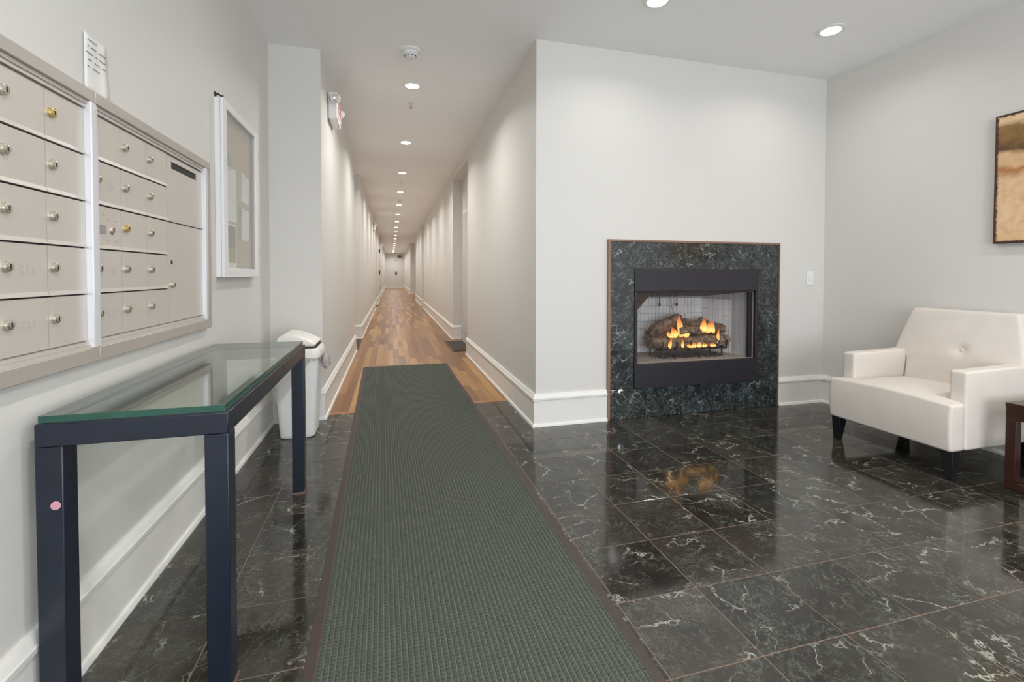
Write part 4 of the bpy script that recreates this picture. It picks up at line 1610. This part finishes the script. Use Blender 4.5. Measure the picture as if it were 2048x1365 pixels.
e1 = exit_unit(4.33, 2.495, 'white exit sign with two emergency lamp heads, nearest, high on the left corridor wall', 'EXIT')
for y, z, lab in ((14.1, 2.46, 'white exit sign with emergency lamps, midway down the left corridor wall'),
                  (23.2, 2.46, 'tiny white exit sign with emergency lamps, farthest down the left corridor wall')):
    c = copy_tree(e1)
    c.location = (xl(y), y, z)
    c['label'] = lab

# far end fittings
XE = 0.5
vt = thing('wall_vent', (1.11, YE, 2.46), 'grey square vent grille high on the far end wall', 'vent')
MB().box(0.955, 1.275, YE - 0.012, YE - 0.001, 2.345, 2.585).build('vent_frame', M['sticker'], vt)
for k in range(5):
    MB().box(0.975, 1.255, YE - 0.017, YE - 0.0125, 2.365 + 0.042 * k, 2.385 + 0.042 * k).build('vent_slat', M['insert'], vt)
als = thing('fire_strobe', (0.806, YE, 2.18), 'small fire alarm strobe on the far end wall below the vent', 'alarm')
MB().box(0.755, 0.860, YE - 0.04, YE - 0.001, 2.115, 2.245).build('strobe_body', M['red'], als, bevel=0.006)
MB().box(0.780, 0.835, YE - 0.055, YE - 0.041, 2.20, 2.235).build('strobe_lens', M['plastic'], als, bevel=0.006)
pst = thing('wall_phone', (0.841, YE, 1.15), 'small dark box at hand height on the far end wall', 'box')  # the box is a pull station
MB().box(0.78, 0.90, YE - 0.06, YE - 0.001, 1.05, 1.27).build('box_body', M['insert'], pst, bevel=0.01)
MB().box(0.80, 0.88, YE - 0.068, YE - 0.061, 1.16, 1.24).build('box_cover', M['soot'], pst)
for z, nm, lab in ((2.05, 'fire_strobe', 'dark alarm strobe high on the left corridor wall, far away'), (1.16, 'fire_pull', 'dark fire pull box at hand height on the left corridor wall, far away')):
    y = 20.3
    a = thing(nm, (xl(y), y, z), lab, 'alarm')
    MB().box(xl(y) + 0.001, xl(y) + 0.05, y - 0.07, y + 0.07, z - 0.09, z + 0.09).build('alarm_body', M['soot'], a, bevel=0.006)
    MB().box(xl(y) + 0.051, xl(y) + 0.06, y - 0.04, y + 0.04, z - 0.02, z + 0.05).build('alarm_cover', M['red'], a, bevel=0.003)

# ------------------------------------------------------------------ armchair
ac = thing('armchair', (3.2, 2.117, 0), 'cream upholstered armchair with tapered black legs in the lobby corner', 'armchair')
CYM = 2.117


def seat_def(x, y, z):
    t = min(1.0, max(0.0, (x + 0.29 - 0.105) / 0.02))
    k = 1.0 - t * (1 - 0.268 / 0.352)
    crown = 0.030 * (1 - (y / 0.36) ** 2) * (1 - ((x + 0.04) / 0.36) ** 2) if z > 0 else 0
    lift = 0.008 * (-x / 0.29) if z > 0 else 0
    return (x - (0.008 if x < -0.23 and abs(z) < 0.08 else 0), y * k, z + crown * max(0, min(1, (z - 0.02) / 0.08)))


MB().rbox((3.170, CYM, 0.282), (0.58, 0.706, 0.252), 0.016, (30, 16, 4), 3, seat_def).build('seat', M['cloth'], ac, smooth=True)


def arm_def(sgn):
    def fn(x, y, z):
        return (x, y, z + (0.014 * (x + 0.26) / 0.53 if z > 0.1 else 0) - (0.018 * max(0, (x - 0.225)) / 0.04 if z > 0.15 else 0))
    return fn


for s in (-1, 1):
    MB().rbox((3.253, CYM + s * 0.3115, 0.368), (0.530, 0.082, 0.424), 0.014, (10, 3, 8), 3, arm_def(s)).build('arm', M['cloth'], ac, smooth=True)


def back_def(x, y, z):
    Z = z + 0.635                             # world height
    if Z < 0.545:
        w = 0.268
    elif Z < 0.585:
        w = 0.268 + (0.352 - 0.268) * math.sin((Z - 0.545) / 0.04 * PI / 2)
    else:
        w = 0.352 - (0.352 - 0.285) * ((Z - 0.585) / 0.285) ** 1.25
    yy = y / 0.34 * w
    lean = (Z - 0.42) * 0.17
    puff = -0.022 * (1 - (y / 0.36) ** 2) * (1 - ((Z - 0.63) / 0.28) ** 2) if x < 0 else 0
    dent = 0.020 * math.exp(-((yy + 0.047) ** 2 + (Z - 0.632) ** 2) / 0.0010) if x < 0 else 0
    fold = 0.005 * math.exp(-(((yy - 0.12 + (Z - 0.60) * 0.35) / 0.012) ** 2)) * math.exp(-((Z - 0.60) / 0.05) ** 2) if x < 0 else 0
    return (x * (1.0 if Z < 0.6 else 1 - 0.35 * (Z - 0.6) / 0.27) + lean + puff + dent + fold, yy, z)


bo = MB().rbox((3.478, CYM, 0.635), (0.115, 0.68, 0.48), 0.022, (3, 34, 30), 3, back_def).build('backrest', M['cloth'], ac, smooth=True)
MB().lathe((3.456, CYM - 0.047, 0.632), (-1, 0, 0.15), [(0.011, -0.004), (0.011, 0.002), (0.007, 0.006), (0.0, 0.007)], 16).build('tuft_button', M['cloth'], bo, smooth=True)
MB().box(3.47, 3.545, CYM - 0.268, CYM + 0.268, 0.158, 0.50).build('rear_panel', M['cloth'], ac, bevel=0.01)
for x, y, dx in ((2.902, 2.435, 0.018), (2.902, 1.800, 0.018), (3.475, 2.435, -0.006), (3.475, 1.800, -0.006)):
    sy = -1 if y > CYM else 1
    a, b = 0.062, 0.036
    hi = [(x - 0.005, y - a / 2, 0.158), (x - 0.005 + a, y - a / 2, 0.158), (x - 0.005 + a, y + a / 2, 0.158), (x - 0.005, y + a / 2, 0.158)]
    xo, yo = x + 0.008 + (0.028 if dx < 0 else 0), y - sy * 0.010
    lo = [(xo, yo - b / 2, 0.003), (xo + b, yo - b / 2, 0.003), (xo + b, yo + b / 2, 0.003), (xo, yo + b / 2, 0.003)]
    MB().hexa(lo, hi).build('leg', M['ebony'], ac, bevel=0.002)

# ------------------------------------------------------------------ side table
stt = thing('side_table', (3.33, 1.4, 0), 'dark cherry wood open-frame side table beside the armchair, cut by the picture edge', 'side table')
sx0, sx1, sy0, sy1, sh = 3.082, 3.560, 1.150, 1.650, 0.445
MB().box(sx0 - 0.002, sx1 + 0.002, sy0 - 0.002, sy1 + 0.002, sh - 0.022, sh).build('table_top', M['cherry'], stt, bevel=0.002)
for a in ((sx0, sx0 + 0.026, sy0, sy1), (sx1 - 0.026, sx1, sy0, sy1), (sx0 + 0.026, sx1 - 0.026, sy0, sy0 + 0.026), (sx0 + 0.026, sx1 - 0.026, sy1 - 0.026, sy1)):
    MB().box(*a, sh - 0.085, sh - 0.0225).build('apron', M['cherry'], stt, bevel=0.0015)
    MB().box(*a, 0.003, 0.038).build('bottom_rail', M['cherry'], stt, bevel=0.0015)
for x in (sx0, sx1 - 0.042):
    for y in (sy0, sy1 - 0.042):
        MB().box(x, x + 0.042, y, y + 0.042, 0.0385, sh - 0.0855).build('leg', M['cherry'], stt, bevel=0.002)

# ------------------------------------------------------------------ canvas picture on the right wall
pc = thing('canvas_picture', (XW, 1.48, 1.29), 'sepia landscape canvas with a ragged dark border on the right wall', 'picture')
MB().box(XW - 0.032, XW - 0.001, 0.95, 2.018, 1.292, 2.068).build('stretcher', M['picture_side'], pc)
MB().box(XW - 0.0345, XW - 0.0322, 0.95, 2.018, 1.292, 2.068).build('printed_canvas', M['picture'], pc)
